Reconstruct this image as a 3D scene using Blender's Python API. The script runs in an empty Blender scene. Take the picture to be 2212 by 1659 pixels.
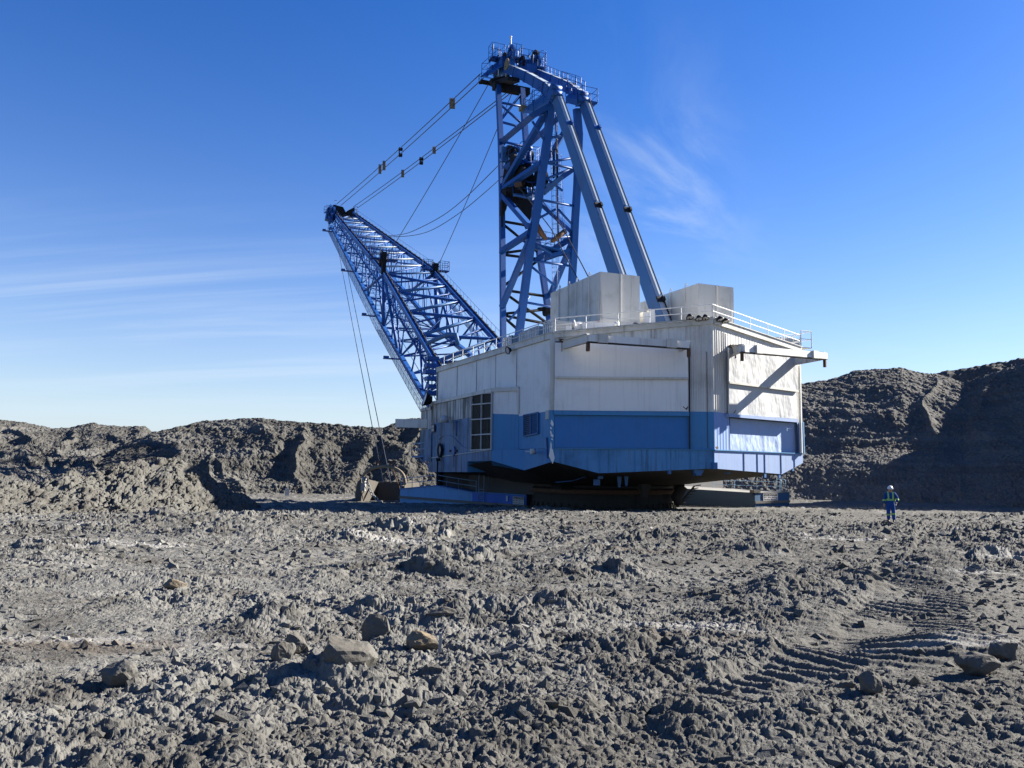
import bpy, math, random
import numpy as np
from mathutils import Vector, Matrix

# ------------------------------------------------------------------ camera, sky, sun, exposure
SC = bpy.context.scene
PITCH, ROLL, FPX = math.radians(5.55), math.radians(0.66), 1693.0      # surveyed on a 2212 x 1659 frame, eye at the origin
CP, SP, CR, SR = math.cos(PITCH), math.sin(PITCH), math.cos(ROLL), math.sin(ROLL)
cam_d = bpy.data.cameras.new('camera'); cam = bpy.data.objects.new('camera', cam_d); SC.collection.objects.link(cam)
_R, _U, _F = Vector((1, 0, 0)), Vector((0, -SP, CP)), Vector((0, CP, SP))
_cr, _cu = CR*_R + SR*_U, -SR*_R + CR*_U
cam.matrix_world = Matrix(((_cr.x, _cu.x, -_F.x, 0), (_cr.y, _cu.y, -_F.y, 0), (_cr.z, _cu.z, -_F.z, 0), (0, 0, 0, 1)))
cam_d.sensor_width = 36; cam_d.lens = 36*FPX/2212; cam_d.clip_start = 0.1; cam_d.clip_end = 6000
SC.camera = cam
SUN_AZ, SUN_EL = math.radians(23.5), math.radians(28.0)              # azimuth from +x towards +y
sd = Vector((math.cos(SUN_AZ)*math.cos(SUN_EL), math.sin(SUN_AZ)*math.cos(SUN_EL), math.sin(SUN_EL)))
sun_d = bpy.data.lights.new('sun', 'SUN'); sun_d.energy = 5.0; sun_d.angle = math.radians(0.5); sun_d.color = (1.0, 0.95, 0.87)
sun = bpy.data.objects.new('sun', sun_d); SC.collection.objects.link(sun)
sun.rotation_euler = sd.to_track_quat('Z', 'Y').to_euler()
W_ = bpy.data.worlds.new('World'); SC.world = W_; W_.use_nodes = True
nt = W_.node_tree; nt.nodes.clear()
out = nt.nodes.new('ShaderNodeOutputWorld'); bg = nt.nodes.new('ShaderNodeBackground'); bg.inputs['Strength'].default_value = 0.051
sky = nt.nodes.new('ShaderNodeTexSky'); sky.sky_type = 'NISHITA'; sky.sun_disc = False
sky.sun_elevation = SUN_EL; sky.sun_rotation = math.pi/2 - SUN_AZ; sky.altitude = 300; sky.air_density = 1.0; sky.dust_density = 0.2; sky.ozone_density = 3.5
hsv = nt.nodes.new('ShaderNodeHueSaturation'); hsv.inputs['Saturation'].default_value = 1.34; hsv.inputs['Hue'].default_value = 0.5165; hsv.inputs['Value'].default_value = 1.0
nt.links.new(sky.outputs[0], hsv.inputs['Color'])
# thin cirrus, laid on the dome by direction
tc = nt.nodes.new('ShaderNodeTexCoord')
sep = nt.nodes.new('ShaderNodeSeparateXYZ'); nt.links.new(tc.outputs['Generated'], sep.inputs[0])
def wmath(op, a, b=None, c=None, clamp=False):
    n = nt.nodes.new('ShaderNodeMath'); n.operation = op; n.use_clamp = clamp
    for i, v in enumerate((a, b, c)):
        if v is None: continue
        if isinstance(v, (int, float)): n.inputs[i].default_value = v
        else: nt.links.new(v, n.inputs[i])
    return n.outputs[0]
zc = wmath('ADD', wmath('MAXIMUM', sep.outputs[2], 0.0), 0.10)
px_, py_ = wmath('DIVIDE', sep.outputs[0], zc), wmath('DIVIDE', sep.outputs[1], zc)
comb = nt.nodes.new('ShaderNodeCombineXYZ'); nt.links.new(px_, comb.inputs[0]); nt.links.new(py_, comb.inputs[1])
def cirrus(scale, rot, stretch, lo, hi, seed, dist=.35):     # fibres drawn out along the direction rot on the cloud plane
    m0 = nt.nodes.new('ShaderNodeMapping'); m0.inputs['Rotation'].default_value = (0, 0, -rot)
    m = nt.nodes.new('ShaderNodeMapping'); m.inputs['Scale'].default_value = (scale*stretch, scale, 1); m.inputs['Location'].default_value = (seed, seed*.7, seed*.3)
    n = nt.nodes.new('ShaderNodeTexNoise'); n.inputs['Scale'].default_value = 1; n.inputs['Detail'].default_value = 9; n.inputs['Roughness'].default_value = .6; n.inputs['Distortion'].default_value = dist
    r = nt.nodes.new('ShaderNodeMapRange'); r.interpolation_type = 'SMOOTHSTEP'; r.inputs['From Min'].default_value = lo; r.inputs['From Max'].default_value = hi
    nt.links.new(comb.outputs[0], m0.inputs[0]); nt.links.new(m0.outputs[0], m.inputs[0]); nt.links.new(m.outputs[0], n.inputs[0]); nt.links.new(n.outputs[0], r.inputs[0]); return r.outputs[0]
def nearmask(cx, cz, wx, wz):     # soft patch of the sky round direction tan = cx, elevation z = cz
    tx = wmath('DIVIDE', sep.outputs[0], wmath('MAXIMUM', sep.outputs[1], 0.05))
    dx = wmath('DIVIDE', wmath('SUBTRACT', tx, cx), wx); dz = wmath('DIVIDE', wmath('SUBTRACT', sep.outputs[2], cz), wz)
    q = wmath('ADD', wmath('MULTIPLY', dx, dx), wmath('MULTIPLY', dz, dz))
    return wmath('POWER', 2.718, wmath('MULTIPLY', q, -1.0))
c1 = wmath('MULTIPLY', cirrus(2.6, .9, .45, .40, .66, 3.1, .8), nearmask(.18, .31, .10, .12))
c2 = wmath('MULTIPLY', cirrus(1.5, -.10, .12, .42, .66, 8.3), nearmask(-.45, .15, .45, .10))
c3 = wmath('MULTIPLY', cirrus(.8, .1, .3, .35, .70, 1.7), nearmask(.15, .07, .45, .09))
cl = wmath('MULTIPLY', wmath('ADD', wmath('ADD', wmath('MULTIPLY', c1, .55), wmath('MULTIPLY', c2, .6)), wmath('MULTIPLY', c3, .7), clamp=True), .72)
mixc = nt.nodes.new('ShaderNodeMix'); mixc.data_type = 'RGBA'
# pale blue air low over the horizon
low = wmath('POWER', 2.718, wmath('MULTIPLY', wmath('MAXIMUM', sep.outputs[2], 0.0), -7.0))
mixl = nt.nodes.new('ShaderNodeMix'); mixl.data_type = 'RGBA'; nt.links.new(wmath('MULTIPLY', low, .88), mixl.inputs[0]); nt.links.new(hsv.outputs[0], mixl.inputs[6]); mixl.inputs[7].default_value = (3.5, 4.0, 4.9, 1)
nt.links.new(cl, mixc.inputs[0]); nt.links.new(mixl.outputs[2], mixc.inputs[6]); mixc.inputs[7].default_value = (4.0, 4.7, 5.6, 1)
nt.links.new(mixc.outputs[2], bg.inputs[0]); nt.links.new(bg.outputs[0], out.inputs[0])
SC.view_settings.view_transform = 'Standard'; SC.view_settings.look = 'None'; SC.view_settings.gamma = 1.0
SC.view_settings.exposure = 1.84
SC.render.engine = 'CYCLES'; SC.cycles.max_bounces = 5; SC.cycles.diffuse_bounces = 2; SC.cycles.glossy_bounces = 2; SC.cycles.use_denoising = True

# ------------------------------------------------------------------ survey helpers (pixel bearing + known plane -> point)
def ray(u, v):
    X, Y = u-1106, v-829.5
    X, Y = X*CR + Y*SR, -X*SR + Y*CR
    return Vector((X/FPX, CP + SP*Y/FPX, SP - CP*Y/FPX))
def hit(u, v, p0, n):
    r = ray(u, v); return r*(Vector(p0).dot(n)/r.dot(n))
def at(u, v, y): r = ray(u, v); return r*(y/r.y)
def proj(p):
    x, y, z = p; d = y*CP + z*SP; X = FPX*x/d; Y = -FPX*(-y*SP + z*CP)/d
    return 1106 + X*CR - Y*SR, 829.5 + X*SR + Y*CR
def zat(x, y, v):
    lo, hi = -20.0, 80.0
    for _ in range(40):
        m = (lo+hi)/2
        if proj((x, y, m))[1] > v: lo = m
        else: hi = m
    return lo
AX, RX = Vector((-.391, .9204, 0)), Vector((.9204, .391, 0))          # machine: forward, right
PB = Vector((15.5, 60, 0))
UP = Vector((0, 0, 1))
def M(f, l, z): return PB + AX*f + RX*l + UP*z
def MF(u, v, f): return hit(u, v, M(f, 0, 0), AX)                     # point on the cross plane at distance f
def base_z(x, y):                                                     # the pit floor falls gently away, then levels out
    y = np.asarray(y, float); return -1.45 - .039*(95 - np.logaddexp(0, (95-y)/4)*4)
def gz(x, y): return float(base_z(x, y))
def on_ground(u, v, y0=2.0, y1=140.0):                                # where a bearing meets the pit floor
    r = ray(u, v)
    for _ in range(50):
        m = (y0+y1)/2; p = r*(m/r.y)
        if p.z > gz(p.x, m): y0 = m
        else: y1 = m
    return r*(y0/r.y)

# ------------------------------------------------------------------ mesh helpers
COL = SC.collection
class MB:
    def __init__(s): s.v = []; s.f = []; s.m = []; s.sm = []
    def face(s, pts, m=0, smooth=False):
        b = len(s.v); s.v += [tuple(p) for p in pts]; s.f.append(tuple(range(b, b+len(pts)))); s.m.append(m); s.sm.append(smooth); return s
    def hexa(s, q, m=0):                      # 8 points: bottom ring 0-3, top ring 4-7
        b = len(s.v); s.v += [tuple(p) for p in q]
        for f in ((3, 2, 1, 0), (4, 5, 6, 7), (0, 1, 5, 4), (1, 2, 6, 5), (2, 3, 7, 6), (3, 0, 4, 7)):
            s.f.append(tuple(b+i for i in f)); s.m.append(m); s.sm.append(False)
        return s
    def obox(s, o, ex, ey, ez, m=0):          # corner o and three edge vectors
        o, ex, ey, ez = map(Vector, (o, ex, ey, ez))
        return s.hexa([o, o+ex, o+ex+ey, o+ey, o+ez, o+ex+ez, o+ex+ey+ez, o+ey+ez], m)
    def cbox(s, c, ex, ey, ez, m=0):          # centre and full edge vectors
        c, ex, ey, ez = map(Vector, (c, ex, ey, ez)); return s.obox(c-(ex+ey+ez)/2, ex, ey, ez, m)
    def beam(s, p, q, w, h, up=UP, m=0, w2=None, h2=None):
        p, q = Vector(p), Vector(q); d = (q-p).normalized(); sd_ = d.cross(up)
        if sd_.length < 1e-4: sd_ = d.cross(Vector((1, 0, 0)))
        sd_.normalize(); u2 = sd_.cross(d); w2 = w if w2 is None else w2; h2 = h if h2 is None else h2
        a_ = [p - sd_*w/2 - u2*h/2, p + sd_*w/2 - u2*h/2, p + sd_*w/2 + u2*h/2, p - sd_*w/2 + u2*h/2]
        b_ = [q - sd_*w2/2 - u2*h2/2, q + sd_*w2/2 - u2*h2/2, q + sd_*w2/2 + u2*h2/2, q - sd_*w2/2 + u2*h2/2]
        return s.hexa(a_ + b_, m)
    def tube(s, pts, r, n=8, m=0, cap=True, r2=None):
        pts = [Vector(p) for p in pts]; k = len(pts); b = len(s.v); prev = None
        rs_ = r if isinstance(r, (list, tuple)) else [r + ((r2-r) if r2 is not None else 0)*i/max(1, k-1) for i in range(k)]
        for i, p in enumerate(pts):
            d = (pts[min(i+1, k-1)] - pts[max(i-1, 0)]).normalized()
            if prev is None: x = d.cross(UP); x = x if x.length > .05 else d.cross(Vector((1, 0, 0)))
            else: x = prev - d*prev.dot(d)
            x.normalize(); prev = x; y = d.cross(x)
            for j in range(n):
                t = 2*math.pi*(j+.5)/n; s.v.append(tuple(p + (x*math.cos(t) + y*math.sin(t))*rs_[i]))
        for i in range(k-1):
            for j in range(n):
                s.f.append((b+i*n+j, b+i*n+(j+1) % n, b+(i+1)*n+(j+1) % n, b+(i+1)*n+j)); s.m.append(m); s.sm.append(n > 4)
        if cap:
            s.f.append(tuple(b+j for j in range(n))[::-1]); s.m.append(m); s.sm.append(False)
            s.f.append(tuple(b+(k-1)*n+j for j in range(n))); s.m.append(m); s.sm.append(False)
        return s
    def disc(s, c, ax, r, t, n=24, m=0, r_in=0):   # solid or ring wheel about axis ax
        c, ax = Vector(c), Vector(ax).normalized()
        if r_in <= 0: return s.tube([c-ax*t/2, c+ax*t/2], r, n, m)
        x = ax.cross(UP); x = x if x.length > .05 else ax.cross(Vector((1, 0, 0))); x.normalize(); y = ax.cross(x); b = len(s.v)
        for dz, rr in ((-1, r), (1, r), (1, r_in), (-1, r_in)):
            for j in range(n):
                a_ = 2*math.pi*j/n; s.v.append(tuple(c + ax*dz*t/2 + (x*math.cos(a_)+y*math.sin(a_))*rr))
        for k in range(4):
            for j in range(n):
                s.f.append((b+k*n+j, b+k*n+(j+1) % n, b+((k+1) % 4)*n+(j+1) % n, b+((k+1) % 4)*n+j)); s.m.append(m); s.sm.append(False)
        return s
    def prism(s, pts, off, m=0):              # polygon extruded by vector off
        pts = [Vector(p) for p in pts]; off = Vector(off); n = len(pts); b = len(s.v)
        s.v += [tuple(p) for p in pts] + [tuple(p+off) for p in pts]
        s.f.append(tuple(range(b, b+n))); s.m.append(m); s.sm.append(False)
        s.f.append(tuple(range(b+2*n-1, b+n-1, -1))); s.m.append(m); s.sm.append(False)
        for i in range(n):
            j = (i+1) % n; s.f.append((b+i, b+n+i, b+n+j, b+j)); s.m.append(m); s.sm.append(False)
        return s
    def build(s, name, mats, parent=None, fixn=True):
        me = bpy.data.meshes.new(name); org = parent['_o'] if parent is not None else None
        vs = s.v if org is None else [(v[0]-org[0], v[1]-org[1], v[2]-org[2]) for v in s.v]
        me.from_pydata(vs, [], s.f)
        mats = mats if isinstance(mats, (list, tuple)) else [mats]
        for mt in mats: me.materials.append(mt)
        me.polygons.foreach_set('material_index', s.m); me.polygons.foreach_set('use_smooth', s.sm)
        if fixn:
            import bmesh
            bm = bmesh.new(); bm.from_mesh(me); bmesh.ops.recalc_face_normals(bm, faces=bm.faces); bm.to_mesh(me); bm.free()
        me.update(); o = bpy.data.objects.new(name, me); COL.objects.link(o)
        if parent is not None:
            o.parent = parent; o['_o'] = list(org)
        else: o['_o'] = [0.0, 0.0, 0.0]
        return o
def parts(mb, name, mats, parent):
    """every separate piece of the builder becomes an object of its own"""
    par = list(range(len(mb.v)))
    def find(i):
        while par[i] != i: par[i] = par[par[i]]; i = par[i]
        return i
    for f in mb.f:
        for i in f[1:]: par[find(i)] = find(f[0])
    groups = {}
    for k, f in enumerate(mb.f): groups.setdefault(find(f[0]), []).append(k)
    out_ = []
    for ks in groups.values():
        m2 = MB(); mp = {}
        for k in ks:
            for i in mb.f[k]:
                if i not in mp: mp[i] = len(m2.v); m2.v.append(mb.v[i])
            m2.f.append(tuple(mp[i] for i in mb.f[k])); m2.m.append(mb.m[k]); m2.sm.append(mb.sm[k])
        out_.append(m2.build(name, mats, parent))
    return out_[0]
def empty(name, loc):
    o = bpy.data.objects.new(name, None); COL.objects.link(o); o.location = loc; o['_o'] = list(loc); return o
def tag(o, label=None, cat=None, group=None, kind=None):
    if label: o['label'] = label
    if cat: o['category'] = cat
    if group: o['group'] = group
    if kind: o['kind'] = kind
    return o

# ------------------------------------------------------------------ materials
def mat(name, col, rough=.6, metal=0, spec=.5):
    m = bpy.data.materials.new(name); m.use_nodes = True; b = m.node_tree.nodes['Principled BSDF']
    b.inputs['Base Color'].default_value = (*col, 1); b.inputs['Roughness'].default_value = rough; b.inputs['Metallic'].default_value = metal
    b.inputs['Specular IOR Level'].default_value = spec; return m
class NT:
    def __init__(s, m): s.m = m; s.t = m.node_tree; s.b = s.t.nodes['Principled BSDF']; s.tc = s.t.nodes.new('ShaderNodeTexCoord').outputs['Object']
    def n(s, ty, **k):
        o = s.t.nodes.new(ty)
        for a_, b_ in k.items(): setattr(o, a_, b_)
        return o
    def map(s, scale, rot=(0, 0, 0), loc=(0, 0, 0)):
        m = s.n('ShaderNodeMapping'); m.inputs['Scale'].default_value = scale; m.inputs['Rotation'].default_value = rot; m.inputs['Location'].default_value = loc
        s.t.links.new(s.tc, m.inputs[0]); return m.outputs[0]
    def noise(s, vec, scale, detail=5, rough=.55, dist=0):
        n = s.n('ShaderNodeTexNoise'); n.inputs['Scale'].default_value = scale; n.inputs['Detail'].default_value = detail; n.inputs['Roughness'].default_value = rough; n.inputs['Distortion'].default_value = dist
        s.t.links.new(vec, n.inputs['Vector']); return n.outputs[0]
    def rng(s, v, a, b, c=0, d=1, smooth=True):
        r = s.n('ShaderNodeMapRange'); r.interpolation_type = 'SMOOTHSTEP' if smooth else 'LINEAR'
        r.inputs['From Min'].default_value = a; r.inputs['From Max'].default_value = b; r.inputs['To Min'].default_value = c; r.inputs['To Max'].default_value = d
        s.t.links.new(v, r.inputs[0]); return r.outputs[0]
    def mul(s, a, b):
        m = s.n('ShaderNodeMath', operation='MULTIPLY')
        for i, v in enumerate((a, b)):
            if isinstance(v, (int, float)): m.inputs[i].default_value = v
            else: s.t.links.new(v, m.inputs[i])
        return m.outputs[0]
    def mix(s, f, a, b):
        m = s.n('ShaderNodeMix', data_type='RGBA')
        if isinstance(f, (int, float)): m.inputs[0].default_value = f
        else: s.t.links.new(f, m.inputs[0])
        for i, v in ((6, a), (7, b)):
            if isinstance(v, tuple): m.inputs[i].default_value = (*v, 1)
            else: s.t.links.new(v, m.inputs[i])
        return m.outputs[2]
    def col(s, c): s.t.links.new(c, s.b.inputs['Base Color']); return s
    def rough(s, r): s.t.links.new(r, s.b.inputs['Roughness']); return s
    def bump(s, h, dist, strength=1):
        b = s.n('ShaderNodeBump'); b.inputs['Distance'].default_value = dist; b.inputs['Strength'].default_value = strength
        s.t.links.new(h, b.inputs['Height'])
        if s.b.inputs['Normal'].links: s.t.links.new(s.b.inputs['Normal'].links[0].from_socket, b.inputs['Normal'])
        s.t.links.new(b.outputs[0], s.b.inputs['Normal']); return s
def painted(name, col, grime=(.16, .15, .12), amount=.5, streak=.5, rough=.55, patch=.3, seed=0, wavy=0, ribs=0, ribdir=0, light=None, streak_scale=5.0, cov=0):
    """weathered sheet-steel paint: vertical run-off streaks, blotches and slight panel buckling"""
    m = mat(name, col, rough, 0, .35); N = NT(m)
    st = N.noise(N.map((streak_scale, streak_scale, .16), loc=(seed, 0, 0)), 1.0, 6, .62)
    st2 = N.noise(N.map((1.1, 1.1, .10), loc=(0, seed, 0)), 1.0, 4, .6)
    s_ = N.mul(N.rng(st, .48-cov, .68-cov*.6), N.rng(st2, .38-cov*1.5, .62-cov*1.5))
    c = N.mix(N.mul(s_, streak), col, grime)
    bl = N.rng(N.noise(N.map((.35, .35, .35), loc=(seed, seed, 0)), 1.0, 6, .65), .45, .75)
    c = N.mix(N.mul(bl, patch*amount), c, grime)
    if light:
        lt = N.rng(N.noise(N.map((2.6, 2.6, .3), loc=(7, seed, 1)), 1.0, 5, .6), .52, .8)
        c = N.mix(N.mul(lt, .5), c, light)
    N.col(c); N.rough(N.rng(bl, 0, 1, rough, min(1, rough+.2), False))
    N.bump(N.noise(N.map((.6, .6, .35)), 1.0, 3, .5), .05 + wavy, .5 if not wavy else .8)
    if ribs:
        w = N.n('ShaderNodeTexWave', wave_type='BANDS', bands_direction='X'); w.inputs['Scale'].default_value = ribs
        w.inputs['Distortion'].default_value = 0
        N.t.links.new(N.map((1, 1, 1), rot=(0, 0, -ribdir)), w.inputs[0]); N.bump(w.outputs[0], .03, .6)
    return m
MW = painted('white_paint', (.68, .67, .63), (.24, .22, .165), .7, .35, patch=.45)
MWR = painted('white_ribbed', (.58, .58, .55), (.15, .135, .11), .8, .95, patch=.5, ribs=.85, ribdir=math.radians(4), seed=3, streak_scale=3.2)
MWR3 = painted('white_ribbed_right', (.56, .54, .49), (.26, .235, .18), .7, .55, patch=.4, ribs=.85, ribdir=math.radians(39), seed=5, streak_scale=3.2)
MWD = painted('white_door', (.70, .695, .665), (.28, .26, .21), .6, .22, patch=.35, seed=9, wavy=.10)
MWB = painted('white_box', (.55, .535, .48), (.16, .15, .105), .8, .55, patch=.55, seed=12, streak_scale=2.2)
MWG = painted('white_grimy', (.45, .45, .43), (.02, .02, .02), .8, .95, patch=.6, seed=21, streak_scale=2.0, cov=.08)
MBL = painted('blue_paint', (.048, .205, .40), (.05, .075, .10), .5, .4, patch=.35, seed=2)
MBLG = painted('blue_grimy', (.065, .165, .30), (.014, .018, .022), .8, .95, patch=.6, seed=17, light=(.13, .19, .28), streak_scale=2.0, cov=.06)
MBS = painted('blue_skirt', (.07, .225, .42), (.022, .045, .065), .8, .85, patch=.5, seed=31, light=(.12, .19, .31))
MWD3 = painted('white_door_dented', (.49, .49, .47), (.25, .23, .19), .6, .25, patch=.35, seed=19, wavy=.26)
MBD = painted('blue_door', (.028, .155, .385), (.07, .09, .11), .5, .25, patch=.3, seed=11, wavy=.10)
MBD3 = painted('blue_door_sunlit', (.32, .42, .62), (.30, .30, .29), .5, .35, patch=.35, seed=13, wavy=.34)  # door blue with the sun's glare on the right wall put into the colour
MBS3 = painted('blue_skirt_sunlit', (.25, .34, .53), (.22, .23, .24), .6, .6, patch=.4, seed=14)  # skirt blue, lightened in colour for the sunlit right side
MBC3 = painted('blue_column_sunlit', (.19, .30, .55), (.25, .26, .27), .6, .5, patch=.4, seed=15, ribs=.85, ribdir=math.radians(39))  # column blue, lightened in colour for the sunlit right side
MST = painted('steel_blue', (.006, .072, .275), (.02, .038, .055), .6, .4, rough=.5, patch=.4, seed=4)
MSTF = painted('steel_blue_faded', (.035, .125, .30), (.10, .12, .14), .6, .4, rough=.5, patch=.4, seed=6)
MSTL = painted('steel_pale_top', (.33, .40, .47), (.30, .17, .10), .6, .4, rough=.55, patch=.4, seed=8)  # pale steel; on girder and backstay tops it stands for sunlight
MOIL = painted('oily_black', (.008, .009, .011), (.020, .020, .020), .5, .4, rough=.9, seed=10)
MBLK = mat('black_rubber', (.012, .012, .013), .6)
MROPE = mat('wire_rope', (.035, .035, .045), .5, .3)
MRUST = painted('rusty_steel', (.10, .052, .03), (.035, .025, .02), .8, .5, rough=.8, seed=33)
MTUB = painted('muddy_tub', (.04, .036, .03), (.015, .013, .01), .8, .8, rough=.9, seed=35)
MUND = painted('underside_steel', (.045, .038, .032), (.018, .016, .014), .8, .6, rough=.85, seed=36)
MRAIL = mat('rail_paint', (.62, .62, .60), .5)
MRAILB = mat('rail_blue', (.16, .28, .40), .5)
MGREY = painted('grey_sheet', (.40, .41, .40), (.22, .21, .18), .6, .5, seed=41)
MSHOE = painted('shoe_blue', (.045, .15, .34), (.08, .10, .12), .6, .5, rough=.6, patch=.4, seed=43, light=(.10, .20, .36))
MSHOEW = painted('shoe_worn_blue', (.12, .27, .46), (.09, .11, .13), .6, .5, rough=.7, patch=.45, seed=47, light=(.15, .26, .40))
MSHOEN = painted('shoe_fresh_blue', (.012, .085, .36), (.05, .08, .12), .5, .3, seed=48)
MSHOED = painted('shoe_shaded_blue', (.008, .02, .04), (.03, .035, .035), .5, .3, rough=.6, seed=44)  # shoe blue darkened to paint in the shade under the machine
MDECK = painted('dusty_deck', (.20, .19, .165), (.16, .14, .11), .6, .3, rough=.9, seed=45)
MMUD = mat('caked_mud', (.14, .13, .115), .95, 0, .1)
MSIGN = mat('sign_white', (.42, .40, .38), .6)
MSIGNK = mat('sign_dark', (.035, .03, .035), .5)
MSIGNR = mat('sign_red', (.36, .10, .09), .5)
MGLASS = mat('tinted_glass', (.022, .022, .018), .6, 0, .05)
MYEL = mat('faded_yellow', (.20, .16, .08), .8)
MWOOD = mat('rusted_orange', (.11, .06, .035), .9)
MBOOT = mat('dark_leather', (.03, .025, .02), .7)
# ------------------------------------------------------------------ terrain noise
def _hash(ix, iy, k):
    ix = ix.astype(np.int64); iy = iy.astype(np.int64)
    h = (ix*374761393 + iy*668265263 + k*2246822519) & 0xffffffff
    h = ((h ^ (h >> 13))*1274126177) & 0xffffffff
    return ((h ^ (h >> 16)) & 0xffffff)/float(0xffffff)
def vnoise(x, y, k=0):
    ix, iy = np.floor(x), np.floor(y); fx, fy = x-ix, y-iy; fx = fx*fx*(3-2*fx); fy = fy*fy*(3-2*fy)
    a_, b_, c_, d_ = _hash(ix, iy, k), _hash(ix+1, iy, k), _hash(ix, iy+1, k), _hash(ix+1, iy+1, k)
    return (a_*(1-fx)+b_*fx)*(1-fy) + (c_*(1-fx)+d_*fx)*fy
def fbm(x, y, k=0, o=4, g=.5):
    s = np.zeros_like(x); a_ = 1.0; t = 0
    for i in range(o):
        s += a_*(vnoise(x*2**i+i*17.3, y*2**i-i*9.1, k+i)-.5); t += a_; a_ *= g
    return s/t*2
def clods(x, y, c, k=0, pres=.75, sharp=1.0):
    """lumps of broken ground: one randomly sized, squashed and tilted lump per cell"""
    x = x/c + fbm(x/c*.9, y/c*.9, k+50, 2)*.35; y = y/c + fbm(x*.9+40, y/c*.9, k+60, 2)*.35
    ix, iy = np.floor(x), np.floor(y); out = np.zeros_like(x)
    for dx in (-1, 0, 1):
        for dy in (-1, 0, 1):
            jx, jy = ix+dx, iy+dy
            h1, h2, h3, h4, h5 = (_hash(jx, jy, k+q) for q in (1, 2, 3, 4, 5))
            px, py = x-(jx+.15+.7*h1), y-(jy+.15+.7*h2)
            an = h5*3.1416; ca, sa = np.cos(an), np.sin(an); el = .65+.6*h4
            qx, qy = (px*ca+py*sa)*el, (-px*sa+py*ca)/el
            r = .22+.42*h3; d = (qx*qx+qy*qy)/(r*r)
            hh = np.sqrt(np.clip(1-d, 0, 1))*r*(1.0+.9*(h4-.5)) + (qx*.5*(h5-.5))*(d < 1)
            out = np.maximum(out, np.where(h4 < pres, np.minimum(hh, r*.72*sharp), 0))
    return out*c
def grid_mesh(name, P, m, label=None, kind=None, cat=None, smooth=False):
    R_, C_, _ = P.shape; me = bpy.data.meshes.new(name)
    me.vertices.add(R_*C_); me.vertices.foreach_set('co', P.astype(np.float32).ravel())
    i = (np.arange(R_-1)[:, None]*C_ + np.arange(C_-1)[None, :]).ravel()
    q = np.stack([i, i+1, i+C_+1, i+C_], 1).astype(np.int32).ravel(); nf = len(i)
    me.loops.add(nf*4); me.loops.foreach_set('vertex_index', q)
    me.polygons.add(nf); me.polygons.foreach_set('loop_start', np.arange(0, nf*4, 4, dtype=np.int32))
    me.polygons.foreach_set('use_smooth', np.full(nf, smooth))
    me.update(calc_edges=True); me.validate(); me.materials.append(m)
    o = bpy.data.objects.new(name, me); COL.objects.link(o); return tag(o, label, cat, None, kind)

def soil(name, c1, c2, c3, c4, bump=.02, fs=9.0, crust=None, strata=None):
    m = mat(name, c1, .95, 0, .12); N = NT(m)
    a_ = N.rng(N.noise(N.map((.13, .13, .13)), 1.0, 7, .65), .40, .60)
    c = N.mix(a_, c1, c2)
    b_ = N.rng(N.noise(N.map((.55, .55, .55), loc=(5, 3, 1)), 1.0, 7, .65), .46, .62)
    c = N.mix(N.mul(b_, .75), c, c3)
    d_ = N.rng(N.noise(N.map((2.3, 2.3, 2.3), loc=(1, 8, 1)), 1.0, 8, .7), .35, .7)
    c = N.mix(N.mul(d_, .55), c, c4)
    if strata:
        b2_ = N.rng(N.noise(N.map((.03, .03, .42), rot=(.05, .04, 0), loc=(3, 3, 0)), 1.0, 6, .62), .50, .60); c = N.mix(N.mul(b2_, .6), c, strata)
        b3_ = N.rng(N.noise(N.map((.05, .05, .8), rot=(-.06, .03, 0), loc=(30, 3, 9)), 1.0, 6, .6), .54, .64); c = N.mix(N.mul(b3_, .5), c, c3)
    if crust:                                  # the floor grows darker towards the right, with a noisy edge
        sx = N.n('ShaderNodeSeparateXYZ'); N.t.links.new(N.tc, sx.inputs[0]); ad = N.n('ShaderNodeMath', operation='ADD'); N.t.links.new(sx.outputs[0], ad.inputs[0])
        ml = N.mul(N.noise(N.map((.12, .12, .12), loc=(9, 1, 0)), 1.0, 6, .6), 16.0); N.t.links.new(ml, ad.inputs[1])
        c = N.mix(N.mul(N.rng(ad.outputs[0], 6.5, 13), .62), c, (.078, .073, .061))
    if crust:                                  # pale dried crust in long smears
        k_ = N.rng(N.noise(N.map((.16, .55, .3), rot=(0, 0, .12), loc=(2, 6, 0)), 1.0, 6, .6), .60, .68); c = N.mix(N.mul(k_, .8), c, crust)
        k_ = N.rng(N.noise(N.map((.22, .5, .3), rot=(0, 0, -.1), loc=(12, 3, 0)), 1.0, 5, .6), .60, .70); c = N.mix(N.mul(k_, .7), c, (.088, .072, .055))
    e_ = N.rng(N.noise(N.map((fs*1.3, fs*1.3, fs*1.3), loc=(3, 1, 4)), 1.0, 5, .6), .3, .75)
    c = N.mix(N.mul(e_, .35), c, tuple(x*.62 for x in c2))
    N.col(c)
    N.bump(N.noise(N.map((fs, fs, fs)), 1.0, 8, .68), bump, .9)
    return m
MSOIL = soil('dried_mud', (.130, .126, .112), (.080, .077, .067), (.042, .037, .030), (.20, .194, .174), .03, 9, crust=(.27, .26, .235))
MSPOIL = soil('spoil_heap_soil', (.082, .079, .070), (.058, .055, .048), (.042, .038, .031), (.12, .116, .103), .12, 2.2, strata=(.14, .135, .12))
MDARK = soil('dark_spoil_soil', (.100, .097, .089), (.068, .066, .061), (.078, .066, .052), (.155, .15, .136), .14, 2.0, strata=(.135, .128, .112))
MMOUND = soil('mound_mud', (.105, .101, .088), (.075, .071, .061), (.050, .044, .036), (.16, .155, .138), .04, 6)
MSTONE = soil('stone', (.115, .110, .098), (.080, .077, .068), (.10, .088, .07), (.15, .145, .13), .01, 22)
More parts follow.
